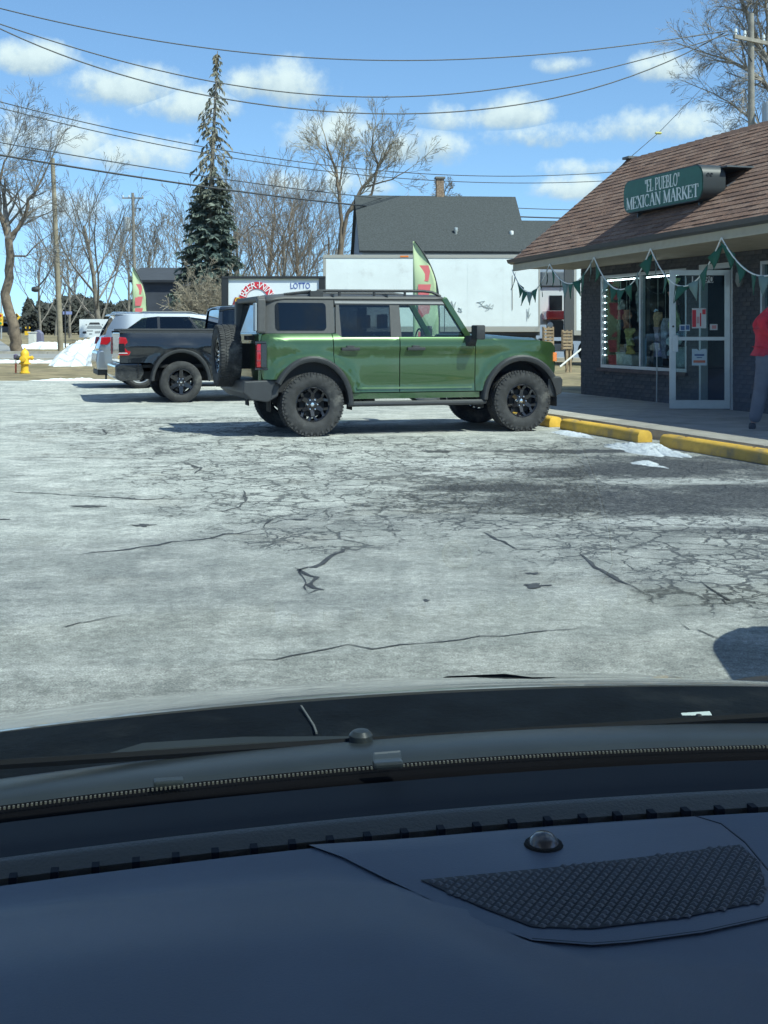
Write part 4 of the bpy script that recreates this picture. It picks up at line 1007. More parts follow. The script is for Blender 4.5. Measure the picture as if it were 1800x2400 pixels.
def build_ram():
    T = thing('pickup_truck', 'black crew cab pickup truck parked behind the green off-roader', 'truck', (-4.331, 25.608, 0.0), TH)
    R = .413; XF = 3.67
    def yb(x, z):
        y = .955 + .03 * exp(-((z - 1.12) / .10) ** 2) - .05 * sms(1.25, 1.45, z) - .04 * sms(.75, .45, z)
        for cx in (0, XF):
            r = sqrt((x - cx) ** 2 + (z - .42) ** 2); y += .03 * exp(-((r - .66) / .09) ** 2) * (1 if z > .5 else 0)
        if x < -1.0: y -= .05 * ((-1.0 - x) / .2) ** 2
        if x > 4.2: y -= .12 * ((x - 4.2) / .4) ** 2
        return y
    def yg(x, z): return .86 - (z - 1.4) * .22
    for s in (-1, 1):
        q = [(-1.18, .80), (-1.21, 1.0), (-1.20, 1.385), (.77, 1.385), (.77, .44), (.62, .44)] + arcp(0, .42, .62, .66, 2, 150, 24) + [(-.60, .80)]
        panel('bed_side', q, yb, black_p, T, s)
        panel('bed_rail', [(-1.205, 1.388), (.77, 1.388), (.77, 1.432), (-1.205, 1.432)], lambda x, z: .915, plast, T, s, th=.08)
        for a, b_, nm in ((.785, 1.72, 'rear_door'), (1.735, 2.70, 'front_door')):
            panel(nm, [(a, .44), (b_, .44), (b_, 1.40), (a, 1.40)], yb, black_p, T, s)
            panel('door_glass', [(a + .06, 1.42), (b_ - .06, 1.42), (b_ - .1 - (.35 if nm == 'front_door' else 0), 1.84), (a + .08, 1.84)], yg, tint, T, s, th=.004)
            hb = MB().box((b_ - .2 if nm != 'x' else 0, s * 1.0, 1.20), (.22, .03, .04)); hb.build('handle', gloss_k, T, smooth=0, bevel=.008)
        panel('fender', [(2.715, 1.38), (2.715, .44), (3.03, .44)] + arcp(XF, .42, .62, .66, 178, 30, 20) + [(4.45, .75), (4.55, .9), (4.50, 1.25), (4.2, 1.34)], yb, black_p, T, s)
        for pl in ([(.74, 1.40), (.86, 1.40), (.88, 1.86), (.80, 1.90)], [(1.66, 1.40), (1.79, 1.40), (1.80, 1.86), (1.70, 1.86)], [(2.60, 1.40), (2.78, 1.40), (2.30, 1.89), (2.18, 1.87)], [(.80, 1.84), (2.30, 1.84), (2.2, 1.92), (.82, 1.92)]):
            panel('cab_pillar', pl, yg, black_p, T, s)
        flare('wheel_arch_trim', 0, .42, .67, .58, 2, 178, .93, 1.01, s, plast, T, .92)
        flare('wheel_arch_trim', XF, .42, .67, .58, 2, 178, .93, 1.01, s, plast, T, .92)
        tl = MB().prism([(-1.222, .945), (-1.02, .945), (-.985, 1.02), (-1.08, 1.30), (-1.222, 1.31)], s * .86, s * .968).build('tail_lamp', redlamp, T, smooth=0, bevel=.02)
        MB().prism([(-1.226, 1.01), (-1.10, 1.01), (-1.115, 1.18), (-1.226, 1.18)], s * .88, s * .974).build('lamp_insert', gloss_k, tl, smooth=0)
        MB().prism([(-1.226, .985), (-1.05, .985), (-1.06, 1.00), (-1.226, 1.00)], s * .88, s * .976).build('lamp_bar', clearl, tl, smooth=0)
        MB().box((2.62, s * 1.10, 1.45), (.14, .24, .26)).b(2.6, 2.7, s * .93, s * 1.0, 1.36, 1.44).build('mirror', plast, T, smooth=0, bevel=.03)
        MB().b(.9, 2.9, s * .90, s * 1.0, .40, .44).build('running_board', plast, T, smooth=0, bevel=.01)
        MB().b(4.40, 4.58, s * .55, s * .9, .95, 1.15).build('headlamp', clearl, T, smooth=0, bevel=.03)
        for xx in (0, XF): make_wheel(R, .28, .255, 's6', T, (xx, s * .86, R), s, lugs=False)
    MB().prism([(-1.29, .50), (-1.29, .75), (-1.20, .79), (-.78, .79), (-.72, .60), (-.80, .45), (-1.18, .44)], -.93, .93).build('rear_bumper', black_p, T, smooth=0, bevel=.035)
    MB().b(-.86, -.83, -.945, -.92, .50, .78).b(-.86, -.83, .92, .945, .50, .78).build('bumper_seam', gloss_k, T, smooth=0)
    MB().b(-1.20, -1.15, -.86, .86, .80, 1.40).build('tailgate', black_p, T, smooth=0, bevel=.02)
    MB().b(-1.16, .76, -.88, .88, 1.434, 1.475).build('tonneau_cover', M('tonneau_vinyl', (.035, .037, .04), .6), T, smooth=0, bevel=.012)
    MB().grid(lambda a, b: ((x := lin(.80, 2.25, a)), (y := lin(-.78, .78, b)), 1.915 + .05 * (1 - (2 * b - 1) ** 2) - .02 * abs(2 * b - 1) ** 6 - .06 * abs(2 * a - 1) ** 4), 12, 12).build('roof', black_p, T, smooth=50, solid=.03)
    MB().add([(2.92, -.80, 1.36), (2.92, .80, 1.36), (2.24, .72, 1.90), (2.24, -.72, 1.90)], [(0, 1, 2, 3)]).build('windscreen', tint, T, smooth=0)
    MB().add([(.77, -.78, 1.45), (.77, .78, 1.45), (.82, .70, 1.87), (.82, -.70, 1.87)], [(0, 1, 2, 3)]).build('rear_window', tint, T, smooth=0)
    MB().b(.77, .80, -.90, .90, .50, 1.45).build('cab_back', black_p, T, smooth=0)
    MB().grid(lambda a, b: ((x := lin(2.75, 4.52, a)), (y := lin(-.90, .90, b)), 1.37 - .06 * a - .10 * a ** 6 + .05 * (1 - sms(.45, .7, abs(y)))), 14, 18).build('hood', black_p, T, smooth=50, solid=.02)
    MB().b(4.48, 4.56, -.86, .86, .62, 1.28).build('grille', gloss_k, T, smooth=0, bevel=.03)
    MB().b(4.45, 4.68, -.93, .93, .45, .72).build('front_bumper', black_p, T, smooth=0, bevel=.04)
    MB().b(-1.1, 4.4, -.70, .70, .48, .62).b(.8, 2.9, -.88, .88, .46, .60).build('chassis', under, T, smooth=0)
    MB().b(-1.12, .76, -.86, .86, .70, .76).build('bed_floor', under, T, smooth=0)
    ww = MB()
    for xx in (0, XF):
        for s in (-1, 1):
            ww.grid(lambda a, b: (xx + .58 * cos(pi * a), s * lin(.60, .93, b), .42 + .585 * sin(pi * a)), 16, 2); ww.b(xx - .58, xx + .58, s * .60, s * .62, .42, 1.02)
    ww.build('wheel_well', under, T, smooth=40, solid=.006)
    for xx in (1.35, 2.2):
        for yy in (-.42, .42): seat(T, xx, yy, .78)
    return T
ram = build_ram()

def build_jeep():
    T = thing('parked_suv', 'silver grey sport utility vehicle with red tail lamps behind the black pickup', 'car', (0, 0, 0), TH)
    R = .365; XF = 2.92
    def yb(x, z):
        y = .93 + .02 * exp(-((z - .95) / .12) ** 2) - .05 * sms(.65, .35, z) - .03 * sms(1.15, 1.35, z)
        if x < -.45: y -= .16 * ((-.45 - x) / .45) ** 2
        if x > 3.3: y -= .2 * ((x - 3.3) / .5) ** 2
        return y
    def yg(x, z): return .895 - (z - 1.34) * .36 - (.10 * ((-.2 - x) / .5) ** 2 if x < -.2 else 0)
    for s in (-1, 1):
        q = [(-.90, .45), (-.925, .62), (-.90, .88), (-.80, 1.10), (-.72, 1.34), (.42, 1.34), (.42, .40), (.41, .36)] + arcp(0, .37, .42, .42, 0, 175, 18) + [(-.5, .40)]
        panel('quarter_panel', q, yb, silver_p, T, s)
        for a, b_, nm in ((.432, 1.32, 'rear_door'), (1.332, 2.28, 'front_door')):
            d = panel(nm, [(a, .38), (b_, .38), (b_, 1.34), (a, 1.34)], yb, silver_p, T, s)
            MB().box((a + .2, s * .96, 1.12), (.2, .03, .04)).build('handle', silver_p, d, smooth=0, bevel=.008)
        panel('fender', [(2.292, 1.30), (2.292, .38), (2.50, .36)] + arcp(XF, .37, .42, .42, 178, 10, 18) + [(3.70, .45), (3.78, .7), (3.72, 1.02), (3.2, 1.18)], yb, silver_p, T, s)
        panel('rear_pillar', [(-.72, 1.345), (-.30, 1.345), (.06, 1.60), (.22, 1.66), (.20, 1.70), (-.50, 1.70)], yg, silver_p, T, s)
        panel('roof_edge', [(.06, 1.605), (.40, 1.635), (1.1, 1.635), (1.65, 1.56), (2.30, 1.30), (2.38, 1.31), (1.75, 1.63), (1.2, 1.70), (.10, 1.70)], yg, silver_p, T, s)
        panel('side_glass', [(-.28, 1.348), (.40, 1.348), (.40, 1.63), (.10, 1.60)], yg, tint, T, s, out=-.008, th=.004)
        panel('side_glass', [(.46, 1.348), (1.30, 1.348), (1.10, 1.63), (.46, 1.63)], yg, tint, T, s, out=-.008, th=.004)
        panel('side_glass', [(1.33, 1.348), (2.18, 1.348), (1.62, 1.56), (1.15, 1.63)], yg, clear, T, s, out=-.008, th=.004)
        panel('glass_pillar', [(.40, 1.345), (.46, 1.345), (.46, 1.64), (.40, 1.64)], yg, gloss_k, T, s)
        panel('glass_pillar', [(1.29, 1.345), (1.34, 1.345), (1.15, 1.64), (1.09, 1.64)], yg, gloss_k, T, s)
        MB().prism([(-.895, 1.00), (-.74, .99), (-.58, 1.15), (-.60, 1.17), (-.865, 1.165)], s * .74, s * .93).build('tail_lamp', redlamp, T, smooth=0, bevel=.012)
        MB().box((2.1, s * 1.02, 1.30), (.14, .2, .15)).b(2.05, 2.15, s * .88, s * .95, 1.24, 1.3).build('mirror', silver_p, T, smooth=0, bevel=.03)
        MB().tube([(.0, s * .66, 1.71), (.1, s * .66, 1.745), (1.2, s * .66, 1.74), (1.35, s * .66, 1.70)], .016, 6).build('roof_rail', M('rail_grey', (.3, .3, .3), .4, metal=.6), T)
        MB().b(3.60, 3.78, s * .5, s * .82, .80, .95).build('headlamp', clearl, T, smooth=0, bevel=.03)
        for xx in (0, XF): make_wheel(R, .26, .245, 'five', T, (xx, s * .80, R), s, lugs=False, rimmat=M('alloy', (.6, .61, .63), .3, metal=.9))
    MB().grid(lambda a, b: ((x := lin(-.52, 1.72, a)), (y := lin(-.77, .77, b)), 1.70 + .045 * (1 - (2 * b - 1) ** 2) - .03 * abs(2 * b - 1) ** 6 - .05 * sms(1.0, 1.72, x)), 14, 12).build('roof', silver_p, T, smooth=50, solid=.02)
    MB().prism([(-.66, 1.655), (-.62, 1.70), (-.30, 1.735), (-.30, 1.70), (-.5, 1.66)], -.70, .70).build('spoiler', silver_p, T, smooth=0, bevel=.012)
    MB().add([(-.745, -.74, 1.20), (-.745, .74, 1.20), (-.53, .68, 1.66), (-.53, -.68, 1.66)], [(0, 1, 2, 3)]).build('rear_window', tint, T, smooth=0)
    MB().grid(lambda a, b: (lin(-.88, -.735, a ** 1.5) - .03 * (1 - (2 * b - 1) ** 2), lin(-.78, .78, b), lin(.85, 1.21, a)), 6, 10).build('tailgate', silver_p, T, smooth=50, solid=.03)
    MB().prism([(-.94, .42), (-.97, .60), (-.95, .84), (-.88, .88), (-.5, .88), (-.5, .42)], -.84, .84).build('rear_bumper', silver_p, T, smooth=0, bevel=.05)
    MB().b(-.93, -.6, -.70, .70, .30, .42).build('bumper_skirt', plast, T, smooth=0, bevel=.02)
    MB().b(-.76, -.72, -.72, -.66, .20, .30).build('tow_loop', plast, T, smooth=0)
    MB().add([(2.42, -.78, 1.26), (2.42, .78, 1.26), (1.70, .66, 1.67), (1.70, -.66, 1.67)], [(0, 1, 2, 3)]).build('windscreen', clear, T, smooth=0)
    MB().grid(lambda a, b: ((x := lin(2.28, 3.74, a)), (y := lin(-.82, .82, b) * (1 - .12 * a ** 3)), 1.27 - .10 * a - .14 * a ** 5 + .04 * (1 - (2 * b - 1) ** 2)), 12, 12).build('hood', silver_p, T, smooth=50, solid=.02)
    MB().b(3.62, 3.80, -.62, .62, .70, 1.0).build('grille', gloss_k, T, smooth=0, bevel=.03)
    MB().b(3.55, 3.86, -.80, .80, .34, .66).build('front_bumper', silver_p, T, smooth=0, bevel=.06)
    MB().b(-.75, 3.6, -.66, .66, .30, .50).b(.45, 2.45, -.86, .86, .30, .44).build('chassis', under, T, smooth=0)
    ww = MB()
    for xx in (0, XF):
        for s in (-1, 1): ww.grid(lambda a, b: (xx + .41 * cos(pi * a), s * lin(.55, .90, b), .37 + .41 * sin(pi * a)), 14, 2); ww.b(xx - .41, xx + .41, s * .54, s * .56, .36, .78)
    ww.build('wheel_well', under, T, smooth=40, solid=.006)
    for xx in (.75, 1.6):
        for yy in (-.4, .4): seat(T, xx, yy, .58)
    return T
jeep = build_jeep()
jp = Vector((-5.56, 28.2, 0)) + Vector((-.2957, .9553, 0)) * .92
jeep.location = (jp.x, jp.y, .128)
# its twin stands to the right of the photographer's car, out of the picture: only its bonnet's shadow shows
nb_ = copy_tree(jeep); nb_.location = (3.0, 1.64, 0); nb_.rotation_euler = (0, 0, radians(90 - 2))
nb_['label'] = 'parked vehicle just outside the right edge, casting the rounded shadow on the lot'
nb_.name = 'neighbouring_car'
# ------------------------------------------------------------------ trees
bark = M('bark_grey', (.19, .168, .14), .9, var=.3, vscale=3, bump=.6, bscale=20)
bark_w = M('bark_warm', (.17, .13, .095), .9, var=.3, vscale=3)
twig_c = M('twig_grey', (.20, .18, .16), .9, var=.25, vscale=1.5)
twig_w = M('twig_brown', (.225, .175, .13), .9, var=.3, vscale=1.2)
twig_t = M('twig_tan', (.28, .24, .18), .9, var=.25, vscale=1.2)
def grow(mb, rng, p, d, L, r, lev, maxlev, cfg):
    n = 5 if lev <= 1 else 4 if lev == 2 else 3 if lev < maxlev else 2
    pts = [p.copy()]; rs = [r]; dirs = [d.copy()]
    end = cfg.get('tip', .007)
    for k in range(n):
        w = cfg['wander'] * (1.0 if lev else .5)
        d = (d + Vector((rng.gauss(0, w), rng.gauss(0, w), rng.gauss(0, w) * .7 + cfg['up'][min(lev, len(cfg['up']) - 1)]))).normalized()
        p = p + d * (L / n); pts.append(p.copy()); dirs.append(d.copy())
        rs.append(max(end, lin(r, r * (.42 if lev < maxlev else .5), (k + 1) / n)))
    mb[0 if lev == 0 else 1].tube(pts, rs, 7 if lev == 0 else 4 if lev == 1 else 3, cap=False)
    if lev >= maxlev: return
    nc = cfg['n'][lev]
    for c in range(nc):
        t = lin(cfg['t0'][lev], 1.0, (c + rng.random()) / nc); k = min(n - 1, int(t * n)); f = t * n - k
        q = pts[k].lerp(pts[k + 1], f); dd = dirs[k + 1]
        az = rng.uniform(0, 2 * pi) if lev else c * 2.4 + rng.uniform(-.5, .5)
        ort = dd.orthogonal().normalized(); ort.rotate(Matrix.Rotation(az, 3, dd))
        ang = radians(rng.gauss(cfg['ang'][lev], 9))
        nd = (dd * cos(ang) + ort * sin(ang)).normalized()
        rr = lin(rs[k], rs[k + 1], f)
        grow(mb, rng, q, nd, L * cfg['ratio'][lev] * rng.uniform(.7, 1.15) * (1.25 - .55 * t), max(end, rr * cfg.get('rr', .6) * rng.uniform(.7, 1)), lev + 1, maxlev, cfg)
BASE = dict(wander=.09, up=[.03, .07, .06, .05, .03], n=[9, 6, 5, 4], t0=[.28, .25, .2, .2], ang=[42, 40, 38, 36], ratio=[.62, .52, .48, .5], tip=.008)
def bare_tree(label, base, H, r, seed, cfg=None, maxlev=4, mats=(bark, twig_c), limbs=None, group='bare trees along the street', name='bare_tree', lean=(0, 0, 1)):
    c = dict(BASE); c.update(cfg or {}); rng = random.Random(seed); mb = [MB(), MB()]
    T = thing(name, label, 'tree', base, 0, group)
    if limbs:
        for pts, r0, r1, spawn in limbs:
            P = [at(q[0], q[1], Yt) - Vector(base) for q in pts]; m = len(P)
            fine = []
            for k in range(m - 1):
                for j in range(3):
                    fine.append(P[k].lerp(P[k + 1], j / 3) + Vector((rng.gauss(0, .02), rng.gauss(0, .05), 0)))
            fine.append(P[-1]); rs = [lin(r0, r1, k / (len(fine) - 1)) for k in range(len(fine))]
            mb[0].tube(fine, rs, 8, cap=False)
            tot = sum((P[k + 1] - P[k]).length for k in range(m - 1))
            for s_ in range(spawn):
                t = rng.uniform(.3, 1); k = min(len(fine) - 2, int(t * (len(fine) - 1))); dd = (fine[k + 1] - fine[k]).normalized()
                ort = dd.orthogonal().normalized(); ort.rotate(Matrix.Rotation(rng.uniform(0, 6.28), 3, dd)); ang = radians(rng.gauss(45, 12))
                grow(mb, rng, fine[k], (dd * cos(ang) + ort * sin(ang)).normalized(), c.get('limbL', tot * .45) * rng.uniform(.6, 1.1), rs[k] * .5, 1, maxlev, c)
            if spawn: grow(mb, rng, fine[-1], (fine[-1] - fine[-2]).normalized(), c.get('limbL', tot * .45), r1, 1, maxlev, c)
    else:
        grow(mb, rng, Vector((0, 0, -.2)), Vector(lean).normalized(), H, r, 0, maxlev, c)
    mb[0].build('trunk', mats[0], T, smooth=60); mb[1].build('crown', mats[1], T, smooth=0)
    return T
def base_at(x, Y): X = px(x, Y); return (X, Y, zg(X, Y))
# leaning tree at the left edge
b0 = base_at(38, 68); Yt = 68
bare_tree('leaning bare tree with a crooked forked trunk at the left edge', b0, 0, 0, 21, dict(up=[.02, .03, .03, .02], n=[7, 6, 5, 4], ratio=[.6, .58, .58, .58], limbL=2.8, wander=.10, tip=.008), 4, (bark_w, twig_c),
          limbs=[([(38, 822), (36, 790), (30, 755), (16, 715), (12, 690), (20, 650), (24, 600), (20, 560)], .34, .22, 2), ([(20, 560), (8, 520), (-14, 470), (-40, 420)], .17, .07, 7), ([(20, 560), (42, 535), (60, 500), (66, 470), (85, 445), (105, 405)], .15, .05, 10), ([(-14, 470), (0, 420), (10, 380), (30, 345)], .09, .03, 8), ([(24, 600), (60, 600), (90, 570)], .06, .03, 3)])
bare_tree('broad bare tree with upswept branches between the two left utility poles', base_at(235, 86), 8.6, .22, 33, dict(up=[.0, .10, .08, .06], n=[11, 6, 5, 4], t0=[.12, .25, .2, .2], ang=[32, 30, 32, 30], ratio=[.78, .5, .45, .45], tip=.008, limbL=3), 4)
bare_tree('smaller bare tree just right of the transformer pole', base_at(352, 98), 7.4, .17, 36, dict(up=[.0, .10, .08, .06], n=[11, 7, 6, 4], t0=[.12, .25, .2, .2], ang=[32, 30, 32, 30], ratio=[.8, .5, .45, .45], tip=.012), 4)
for k, (x, Y, H, lab) in enumerate([(568, 74, 8.2, 'bare grey tree just right of the tall spruce'), (618, 80, 9.0, 'dense bare tree second from the spruce'), (668, 72, 7.6, 'brown bare tree in the middle of the thicket'), (712, 78, 8.4, 'bare tree at the right end of the thicket near the house'), (540, 95, 9.6, 'far bare tree partly behind the spruce'), (745, 92, 9.0, 'far bare tree behind the house gable')]):
    bare_tree(lab, base_at(x, Y), H * .92, .16, 50 + k, dict(up=[.0, .08, .06, .05], n=[12, 7, 6, 4], t0=[.12, .2, .2, .2], ang=[30, 34, 34, 34], ratio=[.72, .52, .46, .46], tip=.0065, wander=.10), 4, (bark_w if k % 2 else bark, twig_w if k in (1, 2, 4) else twig_c))
Yt = 66
bare_tree('tall forked bare tree rising behind the grey roof of the house', base_at(795, 66), 0, 0, 71, dict(up=[.02, .06, .05, .03], n=[6, 5, 4, 3], ratio=[.6, .6, .6, .6], ang=[36, 34, 32, 30], limbL=1.7, wander=.08, tip=.0075), 4, (bark_w, twig_t),
          limbs=[([(795, 800), (793, 650), (798, 585)], .20, .15, 0), ([(798, 585), (800, 520), (793, 450), (788, 400), (775, 365), (765, 335)], .12, .04, 13), ([(798, 585), (815, 500), (850, 440), (880, 405), (900, 370), (915, 345)], .11, .03, 13), ([(815, 500), (870, 455), (885, 385), (872, 350), (874, 325)], .08, .03, 10), ([(793, 450), (803, 385), (808, 335)], .06, .02, 8), ([(850, 440), (920, 420), (960, 395)], .05, .02, 6)])
bare_tree('round topped bare tree beyond the brick chimney', base_at(1088, 98), 12.2, .2, 81, dict(up=[.0, .03, .0, -.03], n=[16, 7, 6, 4], t0=[.68, .2, .2, .2], ang=[52, 40, 40, 40], ratio=[.17, .55, .5, .5], tip=.010), 4, (bark, twig_c))
Yt = 58
bare_tree('big bare tree with drooping twigs behind the utility pole at right', base_at(1860, 58), 0, 0, 91, dict(up=[.0, .0, -.04, -.08], n=[7, 6, 5, 4], ratio=[.6, .62, .62, .6], ang=[38, 36, 34, 30], limbL=2.3, wander=.09, tip=.007), 4, (bark, twig_c),
          limbs=[([(1860, 800), (1850, 450), (1830, 250)], .40, .30, 0), ([(1830, 250), (1800, 150), (1760, 60), (1720, -40)], .2, .07, 12), ([(1830, 250), (1790, 190), (1730, 150), (1690, 135)], .14, .05, 12), ([(1830, 250), (1870, 100), (1850, -60)], .2, .1, 8), ([(1850, 400), (1800, 320), (1750, 270), (1710, 240)], .12, .04, 10), ([(1800, 150), (1800, 60), (1790, -60)], .1, .05, 8)])
for k, (x, Y, H) in enumerate([(95, 120, 8), (130, 140, 9), (165, 112, 7.5), (300, 125, 9), (415, 110, 10), (470, 115, 9), (1010, 130, 8)]):
    bare_tree('distant bare tree, number %s from the left in the far row' % ['one', 'two', 'three', 'four', 'five', 'six', 'seven'][k], base_at(x, Y), H, .15, 120 + k, dict(up=[.0, .09, .07], n=[10, 6, 5], t0=[.15, .25, .2], ang=[34, 32, 34], ratio=[.7, .5, .45], tip=.016), 3, group='distant bare trees')
# ------------------------------------------------------------------ spruce
needle = bpy.data.materials.new('spruce_needles'); needle.use_nodes = True
def needle_mat():
    t = NT(needle.node_tree); b = t.n['Principled BSDF']; P = t.node('ShaderNodeTexCoord').outputs['Object']
    sp = t.node('ShaderNodeSeparateXYZ'); t.link(P, sp.inputs[0])
    n = t.noise(P, 2.2, 4, .6)
    c = t.mix(t.sstep(n, .35, .68), (.058, .088, .076), (.145, .175, .148))
    old = t.math('MULTIPLY', t.sstep(sp.outputs[2], 5.6, 8.5), t.sstep(t.noise(P, 1.3, 4, .6), .32, .6, .15, .85))
    c = t.mix(old, c, (.23, .20, .145)); t.link(c, b.inputs['Base Color']); b.inputs['Roughness'].default_value = .85
    return needle
needle_mat()
def build_spruce():
    Y = 54; bx = base_at(480, Y); T = thing('spruce_tree', 'tall narrow spruce with sparse drooping top and dense blue green skirt', 'tree', bx, 0)
    Ht = pz(114, Y) - bx[2]; rng = random.Random(8); tr = MB(); cr_ = MB(); br_ = MB()
    lean = lambda z: (.62 * (z / Ht) ** 1.2 * .9, 0)
    pts = [(lean(Ht * k / 10)[0], 0, Ht * k / 10 - .1) for k in range(11)]
    tr.tube(pts, [lin(.24, .015, k / 10) for k in range(11)], 8, cap=False).build('trunk', bark, T, smooth=60)
    def wid(h):
        z = h * Ht
        # half width in metres measured on the photo, bottom to top
        tab = [(0, 1.55), (.16, 1.5), (.25, 1.4), (.35, 1.2), (.42, 1.0), (.50, .80), (.56, .62), (.60, .80), (.66, 1.0), (.72, .9), (.78, .72), (.85, .55), (.92, .26), (.97, .14), (1.01, .04)]
        for (a, wa), (b_, wb) in zip(tab[:-1], tab[1:]):
            if a <= h <= b_: return lin(wa, wb, (h - a) / (b_ - a))
        return .05
    z = .5
    while z < Ht - .15:
        h = z / Ht; up_part = sms(.54, .62, h)
        nb = rng.choice([7, 8, 9]) if h < .55 else rng.choice([2, 3, 4])
        for k in range(nb):
            a = rng.uniform(0, 2 * pi); L = wid(h) * rng.uniform(.6, 1.18); cx = lean(z)[0]
            m = 6; P = []; droop = .18 * L + .22 * L * up_part
            for j in range(m + 1):
                s = j / m; P.append(Vector((cx + cos(a) * L * s, sin(a) * L * s, z - droop * 2.0 * s * s + .25 * L * s * (1 - up_part * .6) + (.12 * L * max(0, s - .7)))))
            br_.tube(P, [lin(.025, .006, j / m) for j in range(m + 1)], 3, cap=False)
            dens = int(lin(40, 16, up_part) * max(.35, L))
            for q in range(dens):
                s = rng.uniform(.12, 1) ** .8; j = min(m - 1, int(s * m)); p = P[j].lerp(P[j + 1], s * m - j)
                side = Vector((-sin(a), cos(a), 0)); out = Vector((cos(a), sin(a), 0))
                d = (side * rng.choice([-1, 1]) * rng.uniform(.3, 1) + out * rng.uniform(.2, .8) + Vector((0, 0, rng.uniform(-.9, .0) - .7 * up_part))).normalized()
                ln = rng.uniform(.16, .34) * (1 + .15 * (1 - up_part)); w = d.cross(Vector((rng.gauss(0, 1), rng.gauss(0, 1), rng.gauss(0, 1)))).normalized() * rng.uniform(.03, .065)
                e = p + d * ln; mid = p + d * ln * .5 + Vector((0, 0, .02))
                cr_.add([p - w * .4, mid - w, e, mid + w, p + w * .4], [(0, 1, 2), (0, 2, 4), (4, 2, 3)])
        z += lin(.135, .20, up_part) * (1 if h < .95 else .6)
    br_.build('branch', bark, T, smooth=0); cr_.build('crown', needle, T, smooth=0)
build_spruce()
# brown leafless shrub in front of the spruce
sb_ = thing('shrub', 'tan leafless shrub in front of the spruce', 'shrub', base_at(500, 48), 0)
mbs = [MB(), MB()]; rng = random.Random(17)
for k in range(46):
    a = rng.uniform(0, 6.28); rr = rng.uniform(0, .55)
    d = Vector((cos(a) * rng.uniform(.05, .34), sin(a) * .3, 1)).normalized()
    grow(mbs, rng, Vector((cos(a) * rr, sin(a) * rr, 0)), d, rng.uniform(1.9, 3.3), .022, 1, 4, dict(BASE, up=[0, .02, .01, .0], n=[8, 6, 5, 4], t0=[.3, .15, .2, .2], ang=[30, 32, 40, 40], ratio=[.5, .42, .5, .5], tip=.008))
mbs[1].build('stem', twig_t, sb_, smooth=0)
# dark far wood and hedges as masses
def leaf_mass(mb, rng, cx, cy, cz, rx, ry, rz, n, size):
    for _ in range(n):
        while True:
            v = Vector((rng.uniform(-1, 1), rng.uniform(-1, 1), rng.uniform(-.4, 1)))
            if .3 < v.length < 1: break
        p = Vector((cx + v.x * rx, cy + v.y * ry, cz + v.z * rz)); d = Vector((rng.gauss(0, 1), rng.gauss(0, 1), rng.gauss(0, 1))).normalized(); e = d.orthogonal().normalized() * size * rng.uniform(.3, .6); d = d * size * rng.uniform(.5, 1.2)
        mb.add([p - d, p + e, p + d, p - e], [(0, 1, 2, 3)])
far = MB(); rng = random.Random(3)
for x, Y, top, w in [(108, 170, 712, 40), (150, 180, 695, 40), (185, 165, 690, 34), (215, 175, 700, 40), (255, 170, 712, 40), (130, 200, 722, 50), (75, 230, 735, 40), (95, 240, 705, 7), (68, 235, 700, 6), (300, 180, 705, 45), (350, 175, 715, 45), (400, 170, 700, 50), (560, 180, 690, 90), (700, 180, 690, 90), (1000, 200, 700, 160), (1300, 180, 705, 90), (1500, 190, 690, 150), (1750, 190, 690, 150), (20, 300, 745, 60), (-60, 250, 720, 80)]:
    g0 = zg(px(x, Y), Y); hh = pz(top, Y) - g0; leaf_mass(far, rng, px(x, Y), Y, g0 + hh * .35, w / 2900 * Y, 4, hh * .65, 2200, .55)
for k in range(34):
    a_ = lin(0, 1, k / 33); leaf_mass(far, rng, -42 - 14 * rng.random() - 10 * a_, lin(-30, 95, a_), 2.5 + rng.random(), 3.2, 3.2, 5.0 + 2.5 * rng.random(), 500, .8)  # unseen trees added out of view at left to darken the shop window's reflections
fo = kind(far.build('far_wood', M('far_evergreen', (.040, .042, .036), .95, var=.4, vscale=.3, world_co=True), smooth=0), 'stuff')
fo['label'] = 'dark distant wood along the horizon, plus unseen trees added for window reflections'; fo['category'] = 'wood'
hg = MB(); leaf_mass(hg, rng, px(205, 58), 58.0, zg(0, 58) + .1, 1.2, .5, .75, 1600, .07)
tag(hg.build('hedge', M('brown_hedge', (.20, .135, .06), .9, var=.4, vscale=3), smooth=0), 'low rusty brown hedge under the white vehicle sign', 'hedge')
# ------------------------------------------------------------------ poles and wires
wood = M('pole_wood', (.26, .225, .165), .9, var=.2, vscale=2.5, bump=.4, bscale=30)
wood_g = M('pole_grey', (.22, .20, .175), .9, var=.22, vscale=2.5, bump=.4, bscale=30)
steel = M('galvanised_steel', (.42, .44, .45), .5, metal=.5)
iron = M('dark_iron', (.04, .042, .045), .6)
porc = M('porcelain', (.6, .62, .62), .25)
def upole(label, xb, xt, ytop, Y, r, m, group='utility poles'):
    b0 = base_at(xb, Y); T = thing('utility_pole', label, 'utility pole', b0, 0, group)
    top_ = at(xt, ytop, Y) - Vector(b0)
    MB().tube([(0, 0, -.3), tuple(top_ * .5), tuple(top_)], [r, r * .86, r * .72], 12).build('shaft', m, T, smooth=40)
    return T, top_
pl, tp = upole('bare tan utility pole leaning slightly left, without crossarm', 143, 123, 371, 72, .17, wood)
MB().box(tuple(tp * .97), (.5, .06, .06)).build('bracket', iron, pl, smooth=0)
MB().box(tuple(tp * .52 + Vector((0, -.16, 0))), (.12, .1, .18)).build('clamp', steel, pl, smooth=0)
pl2, tp = upole('distant utility pole with thin crossarm and grey transformer', 318, 311, 452, 95, .15, wood_g)
MB().box(tuple(tp * .965), (1.65, .09, .10)).build('crossarm', wood_g, pl2, smooth=0)
